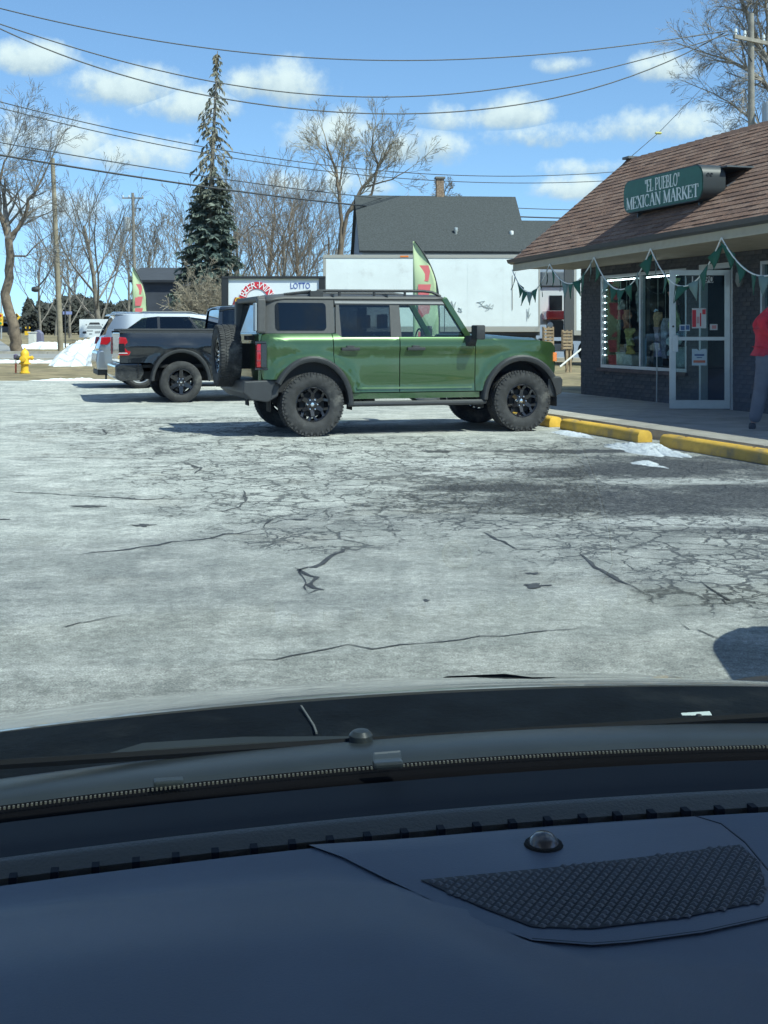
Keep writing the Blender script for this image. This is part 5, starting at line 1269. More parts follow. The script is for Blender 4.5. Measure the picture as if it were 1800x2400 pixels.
MB().tube([tuple(tp * .90), tuple(tp * .90 + Vector((.5, 0, -.05)))], .03, 6).lathe([(0, .1), (.08, .1), (.08, -.1), (0, -.1)], 8, 'z', tuple(tp * .89 + Vector((.55, 0, 0)))).build('cutout', iron, pl2)
MB().lathe([(0, .52), (.10, .50), (.28, .45), (.29, .40), (.29, -.5), (.25, -.55), (0, -.55)], 16, 'z', tuple(tp * .795 + Vector((-.48, -.1, 0)))).build('transformer', steel, pl2)
ins_ = MB()
for s in (-.75, -.3, .75): ins_.lathe([(0, .18), (.04, .16), (.06, .06), (.03, 0)], 8, 'z', tuple(tp * .965 + Vector((s, 0, .05))))
ins_.build('insulator', porc, pl2)
pl3, tp3 = upole('tall grey utility pole rising behind the market roof at right', 1763, 1760, 32, 45, .15, wood_g)
arm_c = at(1760, 97, 45) - Vector(pl3.location)
m_ = Matrix.Rotation(radians(-14), 3, 'Y') @ Matrix.Rotation(radians(35), 3, 'Z')
arm = MB().box((arm_c.x + .1, arm_c.y - .12, arm_c.z), (2.3, .10, .13), 0, Matrix.Rotation(radians(35), 3, 'Z')); arm.build('crossarm', wood_g, pl3, smooth=0)
MB().tube([tuple(arm_c + Vector((-.55, -.5, 0))), tuple(arm_c + Vector((0, -.1, -.75)))], .025, 6).tube([tuple(arm_c + Vector((.7, .4, 0))), tuple(arm_c + Vector((0, -.1, -.75)))], .025, 6).build('brace', iron, pl3)
ii = MB()
for t in (-1.05, -.55, .5, 1.05): ii.lathe([(0, .24), (.045, .22), (.065, .10), (.04, .06), (.05, 0)], 10, 'z', tuple(arm_c + Vector((.1 + t * cos(radians(35)), -.12 + t * sin(radians(35)), .06))))
ii.build('insulator', porc, pl3)
MB().lathe([(0, .62), (.08, .6), (.09, .5), (.25, .45), (.27, .40), (.27, -.5), (0, -.52)], 16, 'z', tuple(at(1804, 270, 44.7) - Vector(pl3.location))).build('transformer', steel, pl3)
wire_m = M('wire_black', (.045, .047, .05), .6)
def quad_y(pts, x):
    # smooth curve through the measured points
    n = len(pts); r = 0
    for i in range(n):
        v = pts[i][1]
        for j in range(n):
            if j != i: v *= (x - pts[j][0]) / (pts[i][0] - pts[j][0])
        r += v
    return r
def wire(label, pts, Ya, Yb, r, xa=-260, xb=None, name='power_line'):
    k_ = 1.085; pts = [(a * k_, b_ * k_) for a, b_ in pts]; xb = xb if xb is not None else pts[-1][0]
    A = Vector((px(pts[0][0], Ya), Ya)); B = Vector((px(pts[-1][0], Yb), Yb)); out = []
    n = 44
    for i in range(n + 1):
        x = lin(xa, xb, i / n); k = (x - 900) / 2900
        t = (k * A.y - A.x) / ((B.x - A.x) - k * (B.y - A.y)); Y = lin(A.y, B.y, t)
        out.append((px(x, Y), Y, pz(quad_y(pts, x), Y)))
    o = MB().tube(out, r, 5).build(name, wire_m, smooth=60)
    return tag(o, label, 'wire', 'overhead wires')
wire('topmost overhead wire sagging across the blue sky', [(0, 18), (480, 108), (800, 130), (1200, 115), (1562, 68)], 40, 45, .020, xb=1705)
wire('second overhead wire from the top, ending at the right pole', [(0, 52), (480, 180), (870, 209), (1200, 172), (1560, 78)], 40, 45, .020, xb=1708)
wire('third overhead wire from the top, sagging lowest of the upper three', [(0, 62), (430, 203), (860, 246), (1200, 211), (1540, 85)], 40, 45, .022, xb=1700)
wire('upper wire of the thin middle pair', [(0, 220), (400, 310), (850, 371), (1330, 371)], 46, 70, .020, xb=1700)
wire('lower wire of the thin middle pair', [(0, 233), (420, 327), (850, 384), (1320, 390)], 46, 70, .020, xb=1700)
wire('sixth wire crossing in front of the spruce trunk', [(0, 308), (410, 376), (800, 426), (1220, 453)], 46, 70, .022, xb=1700)
wire('thick lowest cable running just above the house ridge', [(0, 335), (410, 399), (800, 446), (1210, 471)], 46, 70, .040, xb=1700)
g = MB().tube([SW(-.3, RI, RZ + .05), at(1543, 312, 32), at(1656, 196, 40)], .008, 4).build('guy_wire', wire_m); tag(g, 'thin wire slanting up from the market roof peak', 'wire')
MB().lathe([(0, -.1), (.035, -.06), (.035, .06), (0, .1)], 8, 'x', tuple(at(1543, 312, 32))).build('insulator', M('yellow_insulator', (.55, .5, .12), .5), g)
c0 = MB().tube([at(131, 588, 71.8), at(126, 612, 71.6), at(112, 645, 71.5), at(97, 664, 71.5), at(84, 676, 71.5)], .05, 6).build('hanging_cable', wire_m); tag(c0, 'loose black cable with splice box dangling from the left pole', 'cable')
MB().lathe([(0, -.22), (.12, -.2), (.17, -.06), (.17, .1), (.1, .2), (0, .22)], 10, 'x', tuple(at(83, 678, 71.5))).build('splice_box', iron, c0)
# ------------------------------------------------------------------ house, other buildings
def house(label, Y, x0, x1, yr, ye, a, depth, roofm, wallm, name='house'):
    X0, X1 = px(x0, Y), px(x1, Y); zr, ze = pz(yr, Y), pz(ye, Y); L = (X1 - X0) / cos(a); g0 = zg(0, Y)
    T = thing(name, label, 'house', (X0, Y, g0), a); zr -= g0; ze -= g0; d = depth / 2
    rf_ = MB()
    for s in (-1, 1):
        rf_.add([(-.15, s * (d + .25), ze - .05), (L + .15, s * (d + .25), ze - .05), (L + .15, 0, zr), (-.15, 0, zr)], [(0, 1, 2, 3)])
    r_ = rf_.build('roof', roofm, T, smooth=0, solid=.12)
    MB().b(0, L, -d, d, 0, ze).build('wall', wallm, T, smooth=0)
    MB().prism([(-d, ze), (d, ze), (0, zr - .1)], 0, .1, 'x').prism([(-d, ze), (d, ze), (0, zr - .1)], L - .1, L, 'x').build('gable', wallm, T, smooth=0)
    return T, r_, L, zr, ze
roof_dk = M('charcoal_shingles', (.050, .056, .058), .9, var=.28, vscale=14, bump=.6, bscale=30)
siding = M('blue_grey_siding', (.26, .30, .36), .7, var=.05)
hs, hr, hl, hzr, hze = house('house with steep charcoal shingle roof and brick chimney behind the trailer', 60, 838, 1204, 460, 598, radians(5), 6.4, roof_dk, siding)
cp = at(1033, 440, 60) - Vector(hs.location)
ch = MB().b(cp.x - .18, cp.x + .18, -.1, .3, hzr - .5, pz(414, 60) - hs.location.z - .06).build('chimney', M('chimney_brick', (.24, .165, .115), .9, var=.4, vscale=12), hr, smooth=0)
MB().b(cp.x - .24, cp.x + .24, -.16, .36, pz(414, 60) - hs.location.z - .06, pz(414, 60) - hs.location.z + .03).build('cap', M('chimney_cap', (.16, .15, .14), .8), hr, smooth=0)
for x, y, m__ in ((1060, 545, M('vent_grey', (.5, .52, .52), .4, metal=.5)), (1193, 552, M('vent_white', (.8, .8, .78), .5))):
    p_ = at(x, y, 57.6) - Vector(hs.location); MB().lathe([(0, .28), (.09, .26), (.10, .1), (.07, .05), (.08, -.3), (0, -.3)], 10, 'z', (p_.x, p_.y, p_.z)).build('roof_vent', m__, hr)
w2 = MB(); zr2 = pz(520, 60) - hs.location.z
w2.add([(hl - .2, -3.5, hze - .03), (hl + 5, -3.5, hze - .03), (hl + 5, -.9, zr2), (hl - .4, -.9, zr2), (hl + 5, 2, hze), (hl - .4, 2, hze)], [(0, 1, 2, 3), (3, 2, 4, 5)]).build('lower_roof', roof_dk, hs, smooth=0, solid=.1)
MB().b(hl, hl + 4.8, -3.2, 2, 0, hze).build('wing', siding, hs, smooth=0)
for xx in (1.5, 4.2): 
    f_ = MB().b(xx, xx + 1, -3.24, -3.18, 1.6, 3.0).build('window', white_trim, hs, smooth=0); MB().b(xx + .08, xx + .92, -3.26, -3.23, 1.68, 2.92).build('pane', tint, f_, smooth=0)
dk, dr_, _, _, _ = house('dark slate grey house gable behind the left feather flag', 62, 336, 440, 630, 662, 0, 5.0, M('slate_dark', (.045, .05, .062), .9, var=.1, vscale=3), M('slate_siding', (.050, .056, .072), .85, var=.1, vscale=2), 'house')
bgh, _, _, _, _ = house('pale house seen in the gap beside the trailer', 76, 1255, 1345, 640, 668, 0, 6, M('grey_roof', (.12, .13, .14), .9), M('pale_siding', (.60, .62, .63), .7, var=.05), 'house')
p_ = at(1292, 729, 72.9); f_ = MB().b(p_.x - bgh.location.x, p_.x - bgh.location.x + .72, -3.06, -3.0, p_.z - bgh.location.z, p_.z - bgh.location.z + .95).build('window', white_trim, bgh, smooth=0)
MB().b(p_.x - bgh.location.x + .06, p_.x - bgh.location.x + .66, -3.09, -3.05, p_.z - bgh.location.z + .06, p_.z - bgh.location.z + .89).build('pane', tint, f_, smooth=0)
# ------------------------------------------------------------------ box trailers
tw = M('trailer_white', (.74, .78, .78), .45, var=.04, vscale=1.5, grime=((.55, .57, .56), .15, .8))
tg = M('trailer_rail', (.42, .40, .36), .5, metal=.3)
def trailer(label, Y, x0, x1, ytop, ybot, depth=2.5, wheels=True):
    X0, X1 = px(x0, Y), px(x1, Y); z1, z0 = pz(ytop, Y), pz(ybot, Y); g0 = zg(X0, Y)
    T = thing('box_trailer', label, 'trailer', (X0, Y, g0), 0, 'white box trailers'); z1 -= g0; z0 -= g0; L = X1 - X0
    MB().b(.02, L - .02, .02, depth, z0, z1 - .03).build('box', tw, T, smooth=0, bevel=.02)
    n = max(1, round(L / 1.22)); w = (L - .16) / n
    for k in range(n): MB().b(.10 + k * w + .0015, .10 + (k + 1) * w - .0015, .006, .02, z0 + .19, z1 - .13).build('panel', tw, T, smooth=0)
    MB().b(0, L, -.01, .05, z1 - .12, z1).b(0, L, 0, .05, z0, z0 + .18).b(0, .09, 0, .05, z0 + .18, z1 - .12).b(L - .06, L, 0, .05, z0 + .18, z1 - .12).build('rail', tg, T, smooth=0, bevel=.01)
    MB().b(.3, L - .1, .3, depth - .3, z0 - .22, z0).b(.3, L, .1, .2, z0 - .12, z0).build('chassis', iron, T, smooth=0)
    mk = MB()
    for xx in (L * .38,): mk.b(xx - .18, xx + .1, -.022, -.008, z1 - .085, z1 - .03)
    mk.build('marker_lamp', amber, T, smooth=0)
    if wheels:
        for xx in (L - 1.3, L - 2.4): 
            for yy in (.25, depth - .25): make_wheel(.50, .26, .28, 's6', T, (xx, yy, .50), -1 if yy < 1 else 1, lugs=False)
        lg = MB()
        for yy in (.35, depth - .35): lg.b(1.6, 1.75, yy - .07, yy + .07, 0.02, z0)
        lg.build('landing_leg', iron, T, smooth=0)
    return T, L, z0, z1
t1, tL, tz0, tz1 = trailer('long white box trailer parked behind the green off-roader', 42, 757, 1266, 597, 778)
sc_ = MB(); rng = random.Random(31)
for x, y, w, h_ in [(1066, 715, 9, 12), (1078, 725, 6, 8), (1130, 712, 14, 12), (1145, 720, 12, 12), (1240, 735, 6, 20)]:
    pts = []
    for k in range(9): q = at(x + rng.uniform(-w, w), y + rng.uniform(-h_, h_) * .9, 42) - Vector(t1.location); pts.append((q.x, -.004, q.z))
    sc_.tube(pts, .008, 4)
sc_.build('scribble', M('spray_grey', (.42, .47, .48), .6), t1)
MB().b(tL - .95, tL - .93, -.012, .0, tz0 + .75, tz1 - .7).build('seam', tg, t1, smooth=0)
t2, _, _, _ = trailer('second white box trailer half hidden by the shop corner', 46, 1345, 1560, 596, 786, wheels=True)
MB().b(-.34, -.02, .0, .25, .9, 4.3).build('door_post', M('dark_post2', (.07, .072, .075), .6), t2, smooth=0)
# pallets and pole in the gap
def pallet(label, x, y, Y, w, h_, lean):
    p_ = at(x, y, Y); o = thing('wood_pallet', label, 'pallet', (p_.x, p_.y, zg(p_.x, p_.y)), .2, 'wood pallets by the trailers'); z0 = p_.z - zg(p_.x, p_.y)
    pm = M('pallet_wood', (.30, .22, .14), .9, var=.25, vscale=6)
    for k in range(6): MB().b(-w / 2, w / 2, -.09, -.07, z0 + k * h_ / 6, z0 + k * h_ / 6 + h_ / 9).build('slat', pm, o, smooth=0)
    for s in (-1, 0, 1): MB().b(s * w / 2.1 - .03, s * w / 2.1 + .03, -.07, .02, z0 - .02, z0 + h_).build('runner', pm, o, smooth=0)
    MB().b(-.04, .04, -.06, .0, 0, z0).b(w * .3, w * .3 + .06, -.06, 0, 0, z0).build('stand', pm, o, smooth=0)
pallet('left wood pallet propped in the gap beside the trailer', 1284, 812, 39, .32, .62, .1)
pallet('right wood pallet propped against the dark post', 1328, 818, 39, .30, .60, .1)
dp = MB().tube([at(1312, 860, 38), at(1362, 818, 38.6)], .03, 6).build('white_pipe', white_trim); tag(dp, 'white pipe lying slanted beside the pallets', 'pipe')
# truck front seen in the gap
rp = paint('red_paint', (.50, .03, .03), .2); rv = thing('red_truck', 'red nosed truck with pale cab facing out between the two trailers', 'truck', base_at(1300, 50), 0)
RT = lambda x, y: ((x - 1300) / 2900 * 50, pz(y, 50) - rv.location.z)
def rect(x0, x1, y0, y1): return [RT(x0, y1), RT(x1, y1), RT(x1, y0), RT(x0, y0)]
MB().prism(rect(1266, 1336, 672, 760), .3, 3.0).build('cab', M('cab_white', (.62, .64, .65), .5), rv, smooth=0, bevel=.03)
MB().prism(rect(1270, 1330, 636, 671), .2, 2.6).build('roof_fairing', M('fairing_grey', (.12, .135, .15), .5), rv, smooth=0, bevel=.05)
MB().prism(rect(1290, 1320, 692, 729), .27, .3).build('windscreen', M('dark_glass', (.012, .014, .016), .15), rv, smooth=0)
MB().prism(rect(1272, 1322, 729, 750), -1.1, .3).build('bonnet', rp, rv, smooth=0, bevel=.08)
MB().prism(rect(1282, 1312, 751, 790), -1.08, .2).build('grille', iron, rv, smooth=0, bevel=.02)
for s in (-1, 1): MB().lathe([(0, -.03), (.10, -.02), (.12, .02)], 12, 'y', (.0 + s * .32, -1.1, RT(0, 762)[1])).build('headlamp', clearl, rv)
MB().b(-.6, .6, -1.2, -1.0, .45, .75).build('bumper', M('pale_bumper', (.5, .5, .5), .4), rv, smooth=0, bevel=.03)
for s in (-.55, .55): make_wheel(.48, .26, .28, 's6', rv, (s, -.1, .48), -1, lugs=False).rotation_euler = (0, 0, pi / 2)
MB().b(-.5, .5, -.9, 2.8, .6, .85).build('chassis', iron, rv, smooth=0)
# ------------------------------------------------------------------ signs
fr_b = M('sign_frame_black', (.022, .023, .025), .5); sgw = M('sign_panel_white', (.74, .78, .80), .4)
Ys = 34; X0, X1 = px(519, Ys), px(762, Ys); zt, zb = pz(648, Ys), pz(790, Ys); gs = zg(X0, Ys)
bs = thing('store_sign', 'white pole sign cabinet with red arc lettering above the pickup cab', 'sign', ((X0 + X1) / 2, Ys, gs), 0)
hw = (X1 - X0) / 2; zt -= gs; zb -= gs
MB().b(-hw, -hw + .19, -.02, .25, .3, zt).b(hw - .17, hw, -.02, .25, .3, zt).b(-hw, hw, -.03, .26, zt - .06, zt + .01).b(-hw, hw, -.02, .25, zb - .06, zb).build('frame', fr_b, bs, smooth=0, bevel=.008)
MB().b(-hw + .19, hw - .17, .03, .2, zb, zt - .06).build('panel', sgw, bs, smooth=0)
MB().b(-hw + .19, hw - .17, .005, .03, zt - .10, zt - .06).build('trim', M('cream_trim', (.6, .58, .45), .5), bs, smooth=0)
for s in (-1, 1): MB().b(s * (hw - .1) - .06, s * (hw - .1) + .06, .05, .17, -.1, .4).build('post', fr_b, bs, smooth=0)
ac = at(480 + 440 / 3.607, 640 + 225 / 3.607, Ys) - Vector(bs.location); ro, ri = 150 / 3.607 / 2900 * Ys, 92 / 3.607 / 2900 * Ys
am = MB(); n = 30
for k in range(n + 1):
    a = radians(lin(-8, 188, k / n))
    for r_, yy in ((ro, .028), (ro, .012), (ri, .012), (ri, .028)): am.v.append((ac.x + r_ * cos(a), yy, ac.z + r_ * sin(a)))
for k in range(n):
    for j in range(3): am.f.append((4 * k + j, 4 * k + j + 1, 4 * k + j + 5, 4 * k + j + 4))
am.build('red_arc', red, bs, smooth=0)
def put_text(txt, size, x, z, mat, parent, y=.0, rot=0.0, sx=1.0, nm='lettering'):
    tm = text_mesh(txt, size, .003); tm.materials.append(mat); o = link(nm, tm, parent)
    o.matrix_local = Matrix.Translation((x, y, z)) @ Matrix.Rotation(-rot, 4, 'Y') @ Matrix.Rotation(radians(90), 4, 'X') @ Matrix.Diagonal((sx, 1, 1, 1)); return o
wh = M('letter_white', (.85, .85, .85), .5); bl_ = M('letter_blue', (.03, .07, .36), .5); ye = M('letter_yellow', (.80, .55, .02), .5)
rm_ = (ro + ri) / 2; txt = 'BEER·WINE'
for k, chh in enumerate(txt):
    a = radians(lin(158, 14, k / (len(txt) - 1))); put_text(chh, .27, ac.x + rm_ * cos(a), ac.z + rm_ * sin(a), wh, bs, .006, a - pi / 2, .95)
lo = at(480 + 806 / 3.607, 640 + 110 / 3.607, Ys) - Vector(bs.location)
put_text('LOTTO', .23, lo.x, lo.z, bl_, bs, .022, 0, .72)
MB().b(lo.x - .13, lo.x + .10, .014, .028, lo.z - .20, lo.z - .175).build('red_line', red, bs, smooth=0)
yl = at(480 + 300 / 3.607, 640 + 235 / 3.607, Ys) - Vector(bs.location)
put_text('OL', .26, yl.x, yl.z - .01, ye, bs, -.004, -.1, .9); MB().prism([(yl.x - .22, yl.z - .13), (yl.x + .2, yl.z - .15), (yl.x + .22, yl.z + .06), (yl.x - .15, yl.z + .10)], .0, .011).build('dark_flash', M('sign_dark_red', (.25, .03, .03), .5), bs, smooth=0)
# white vehicle picture board
Yv = 60; X0, X1 = px(186, Yv), px(272, Yv); zt, zb = pz(748, Yv), pz(791, Yv); gs = zg(X0, Yv)
vb = thing('picture_board', 'white board with a printed grey car behind the silver car', 'sign', ((X0 + X1) / 2, Yv, gs), 0); hw = (X1 - X0) / 2; zt -= gs; zb -= gs
MB().b(-hw, hw, 0, .1, zb, zt).build('panel', M('board_white', (.78, .80, .80), .5), vb, smooth=0)
for s in (-.7, .7): MB().b(s * hw - .05, s * hw + .05, .1, .18, -.1, zb).build('post', white_trim, vb, smooth=0)
V = lambda x, y: ((at(x / 5.53, 640 + y / 5.53, Yv) - Vector(vb.location)).x, (at(x / 5.53, 640 + y / 5.53, Yv) - Vector(vb.location)).z)
gr_ = M('print_grey', (.30, .31, .32), .6); pk = M('print_black', (.05, .05, .055), .6)
MB().prism([V(1150, 668), V(1165, 640), V(1285, 640), V(1300, 668)], -.006, 0).build('printed_windscreen', pk, vb, smooth=0)
MB().prism([V(1120, 715), V(1140, 680), V(1310, 680), V(1330, 715), V(1310, 722), V(1140, 722)], -.005, 0).build('printed_bonnet', gr_, vb, smooth=0)
MB().prism([V(1110, 660), V(1128, 660), V(1128, 678), V(1110, 678)], -.004, 0).prism([V(1322, 660), V(1336, 660), V(1336, 678), V(1322, 678)], -.004, 0).build('printed_mirror', gr_, vb, smooth=0)
MB().prism([V(1070, 755), V(1120, 755), V(1120, 785), V(1070, 785)], -.005, 0).build('printed_block', pk, vb, smooth=0)
MB().prism([V(1130, 742), V(1205, 742), V(1205, 758), V(1130, 758)], -.004, 0).prism([V(1155, 780), V(1195, 780), V(1195, 798), V(1155, 798)], -.004, 0).prism([V(1230, 755), V(1300, 748), V(1300, 780), V(1230, 782)], -.004, 0).build('printed_line', gr_, vb, smooth=0)
# street name sign, warning signs, signals
st = thing('street_name_sign', 'thin black post with small blue street name blade', 'sign', base_at(153, 74), 0)
MB().tube([(0, 0, -.1), (0, 0, pz(722, 74) - st.location.z)], .045, 8).build('post', iron, st)
MB().b(-.15, .40, -.02, .02, pz(737, 74) - st.location.z, pz(730, 74) - st.location.z).build('blade', M('street_blue', (.25, .30, .55), .5), st, smooth=0)
yw = M('warning_yellow', (.80, .48, .03), .5)
def diamond(label, x, y, Y, s, arrow):
    b0 = base_at(x, Y); T = thing('warning_sign', label, 'sign', b0, 0, 'yellow warning signs'); z = pz(y, Y) - b0[2]
    MB().tube([(0, .03, -.1), (0, .03, z + s * .6)], .03, 6).build('post', steel, T)
    MB().prism([(0, z - s), (s, z), (0, z + s), (-s, z)], -.01, .01).build('plate', yw, T, smooth=0)
    if arrow: MB().prism([(-.06, z - .3), (.06, z - .3), (.06, z), (.18, z), (0, z + .3), (-.18, z), (-.06, z)], -.014, -.01).build('arrow', inkk, T, smooth=0)
    else:
        MB().prism([(-.12, z - .3), (.12, z - .3), (.12, z + .3), (-.12, z + .3)], -.014, -.01).build('symbol', inkk, T, smooth=0)
        MB().b(-.28, .28, -.01, .01, z - s - .42, z - s - .05).build('plaque', yw, T, smooth=0)
diamond('larger yellow diamond warning sign behind the leaning tree', 39, 743, 102, .34, True)
diamond('smaller yellow diamond warning sign with plaque beside the road', 65, 768, 112, .26, False)
tsg = thing('traffic_signal', 'yellow traffic signal heads on a pole at the left edge', 'traffic signal', base_at(3, 108), 0)
MB().tube([(0, 0, -.1), (0, 0, 4.2)], .07, 8).build('pole', steel, tsg)
sgz = pz(763, 108) - tsg.location.z
hb = MB().b(-.18, .18, -.25, -.02, sgz, sgz + 1.05).build('housing', yw, tsg, smooth=0, bevel=.03)
for k, c in enumerate([(.02, .25, .1), (.5, .3, .02), (.5, .02, .02)]): MB().lathe([(0, -.012), (.11, -.008), (.12, 0)], 12, 'y', (0, -.25, sgz + .18 + k * .34)).build('lens', M('lens_%d' % k, c, .3), hb)
dc = thing('distant_car', 'dark car far down the side road at the left edge', 'car', base_at(3, 128), 0)
MB().prism([(-1.9, .35), (-1.95, .8), (-1.2, .95), (-.8, 1.4), (.8, 1.4), (1.3, .95), (1.9, .85), (1.9, .35)], -.8, .8).build('body', M('dark_blue_paint', (.03, .035, .05), .3, metal=.4, coat=.6), dc, smooth=0, bevel=.08)
MB().prism([(-1.05, .97), (-.72, 1.33), (.72, 1.33), (1.1, .97)], -.82, .82).build('glass', tint, dc, smooth=0)
for s in (-1.2, 1.2):
    for yy in (-.75, .75): make_wheel(.33, .2, .2, 'five', dc, (s, yy, .33), -1 if yy < 0 else 1, lugs=False)
bx_ = thing('utility_box', 'white utility cabinet on the snow bank beyond the road', 'cabinet', base_at(76, 82), 0)
MB().b(-.22, .22, -.2, .2, 0, .95).build('body', white_trim, bx_, smooth=0, bevel=.03); MB().b(-.26, .26, -.24, .24, .95, 1.02).build('lid', white_trim, bx_, smooth=0, bevel=.02)
bx2 = thing('utility_box', 'purple grey covered box beside the white utility cabinet', 'cabinet', base_at(88, 83), 0)
MB().prism([(-.4, 0), (.4, 0), (.35, .9), (.1, 1.15), (-.3, .95)], -.3, .3).build('body', M('tarp_violet', (.16, .16, .24), .8), bx2, smooth=0, bevel=.06); MB().b(-.42, .42, -.33, .33, -.02, .08).build('base', iron, bx2, smooth=0)
# feather flags
fgreen = M('flag_lime', (.50, .60, .36), .8); fred = M('flag_red', (.68, .16, .17), .8)
def feather(label, xl, xr, ytop, ybot, Y):
    g0 = zg(px(xl, Y), Y); T = thing('feather_flag', label, 'flag', (px((xl + xr) / 2, Y), Y, g0), 0, 'lime feather flags')
    w = (xr - xl) / 2900 * Y; zt = pz(ytop, Y) - g0; zb = .55
    def edge(t):     # right edge bows from the base up and over to the tip at left
        return w / 2 - w * .95 * max(0, (t - .45) / .55) ** 2.3
    mb = MB(); n = 26
    mb.grid(lambda a, b: (lin(-w / 2, max(-w / 2 + .02, edge(a)), b), .05 * sin(7 * a + 2.5 * b) * b * (1 - b) * 2 + .02 * sin(15 * a), lin(zb, zt, a)), n, 8)
    fl_ = mb.build('sail', fgreen, T, smooth=60, solid=.004)
    MB().tube([(w / 2 + .01, 0, -.05)] + [(max(-w / 2 + .02, edge(k / 20)) + .012, 0, lin(zb, zt, k / 20)) for k in range(21)], .017, 6).build('pole', iron, T)
    rg_ = random.Random(int(xl))
    z = zt - .55
    while z > zb + .2:
        hgt = rg_.uniform(.28, .38); pm = MB()
        off = -.02; pm.grid(lambda a, b: (lin(-w * .30, w * .10 + .06 * a, b), .05 * sin(7 * ((z - hgt + a * hgt - zb) / (zt - zb)) + 2.5 * .4) * .4 - .012, z - hgt + a * hgt), 4, 3)
        pm.build('printed_mark', fred, fl_, smooth=60); z -= hgt + .07
    MB().b(-.05 + w / 2, .07 + w / 2, -.25, .25, 0, .03).b(-.25 + w / 2, .27 + w / 2, -.03, .03, .0, .028).build('base', iron, T, smooth=0)
feather('lime feather flag with red print rising above the green off-roader roof', 968, 1028, 565, 790, 28.0)
feather('lime feather flag with red print behind the silver car', 310, 345, 626, 800, 40.0)
# hydrant
hy = thing('fire_hydrant', 'yellow fire hydrant on the brown grass strip', 'hydrant', base_at(58, 38), 0)
hp = M('hydrant_yellow', (.78, .48, .035), .5, var=.08, vscale=8)
MB().lathe([(.155, 0), (.155, .04), (.115, .045), (.115, .28), (.175, .285), (.175, .33), (.125, .335), (.13, .60), (.115, .66), (.06, .72), (.03, .735), (.03, .78), (0, .78)], 20, 'z').build('barrel', hp, hy, smooth=40)
for s in (-1, 1): MB().lathe([(.055, 0), (.055, .10), (.07, .10), (.07, .15), (.02, .155), (.02, .18), (0, .18)], 12, 'x', (0, 0, .47)).build('outlet', iron if s < 0 else hp, hy, loc=(s * .10, 0, 0), rz=0 if s > 0 else pi)
MB().lathe([(.075, 0), (.075, .10), (.09, .10), (.09, .15), (0, .16)], 12, 'x').build('outlet', hp, hy, loc=(0, -.1, .45), rz=-pi / 2)
mk = thing('marker_stake', 'orange and white marker stake left of the hydrant', 'stake', base_at(37, 38.2), 0)
MB().tube([(0, 0, 0), (0, 0, .30)], .03, 8).build('lower_tube', M('marker_orange', (.75, .22, .12), .6), mk); MB().tube([(0, 0, .30), (0, 0, .42)], .032, 8).build('white_band', white_trim, mk); MB().lathe([(.032, .42), (.07, .46), (.07, .56), (0, .60)], 10, 'z').build('cap', M('marker_violet', (.12, .10, .16), .6), mk)
# ------------------------------------------------------------------ person at the right edge
def skin(name, nodes, edges, mat, parent, sub=2):
    me = bpy.data.meshes.new(name); me.from_pydata([n_[0] for n_ in nodes], edges, []); me.materials.append(mat)
    o = link(name, me, parent); o.modifiers.new('skin', 'SKIN'); 
    for i, n_ in enumerate(nodes):
        r_ = n_[1]; me.skin_vertices[0].data[i].radius = r_ if isinstance(r_, tuple) else (r_, r_)
        me.skin_vertices[0].data[i].use_root = (i == 0)
    s_ = o.modifiers.new('sub', 'SUBSURF'); s_.levels = sub; s_.render_levels = sub
    o.modifiers['skin'].use_smooth_shade = True
    return o
Yp = 16.5; PP = lambda x, y, dy=0.0: (px(x - 15, Yp) - px(1815, Yp), dy, pz(y, Yp) - .13)
pe = thing('person', 'person in red jacket and grey trousers walking off at the right edge', 'person', (px(1815, Yp), Yp, .13), 0)
skc = M('skin_tone', (.42, .26, .19), .6); jk = M('red_fleece', (.50, .018, .035), .85, var=.15, vscale=14, bump=.5, bscale=25); tr_ = M('grey_trousers', (.13, .145, .185), .9, var=.12, vscale=9, bump=.5, bscale=12); shm = M('black_shoe', (.02, .02, .022), .6)
bn = [(PP(1815, 822), (.13, .11)), (PP(1822, 775), .12), (PP(1836, 730), (.17, .12)), (PP(1846, 708), .06), (PP(1854, 688), .055), (PP(1860, 672), (.085, .075)), (PP(1864, 655), (.08, .075)),
      (PP(1836, 722, -.17), .055), (PP(1784, 758, -.27), .045), (PP(1822, 800, -.22), .034), (PP(1838, 803, -.18), .03), (PP(1838, 722, .17), .055), (PP(1800, 765, .26), .045), (PP(1845, 800, .2), .034), (PP(1860, 803, .18), .03),
      (PP(1806, 840, -.10), .085), (PP(1793, 905, -.10), .06), (PP(1777, 980, -.10), .045), (PP(1825, 840, .10), .085), (PP(1846, 905, .10), .06), (PP(1848, 985, .10), .045), (PP(1774, 993, -.10), .035), (PP(1848, 998, .1), .035)]
be_ = [(0, 1), (1, 2), (2, 3), (3, 4), (4, 5), (5, 6), (2, 7), (7, 8), (8, 9), (9, 10), (2, 11), (11, 12), (12, 13), (13, 14), (0, 15), (15, 16), (16, 17), (0, 18), (18, 19), (19, 20), (17, 21), (20, 22)]
skin('body', bn, be_, skc, pe)
jn = [(PP(1815, 806), (.185, .17)), (PP(1818, 780), (.185, .165)), (PP(1832, 738), (.21, .17)), (PP(1842, 715), .10), (PP(1834, 727, -.19), .092), (PP(1781, 756, -.29), .075), (PP(1818, 797, -.24), .06), (PP(1836, 727, .19), .092), (PP(1798, 763, .28), .075), (PP(1842, 798, .22), .06), (PP(1814, 815), (.17, .16))]
skin('jacket', jn, [(0, 1), (1, 2), (2, 3), (2, 4), (4, 5), (5, 6), (2, 7), (7, 8), (8, 9), (0, 10)], jk, pe)
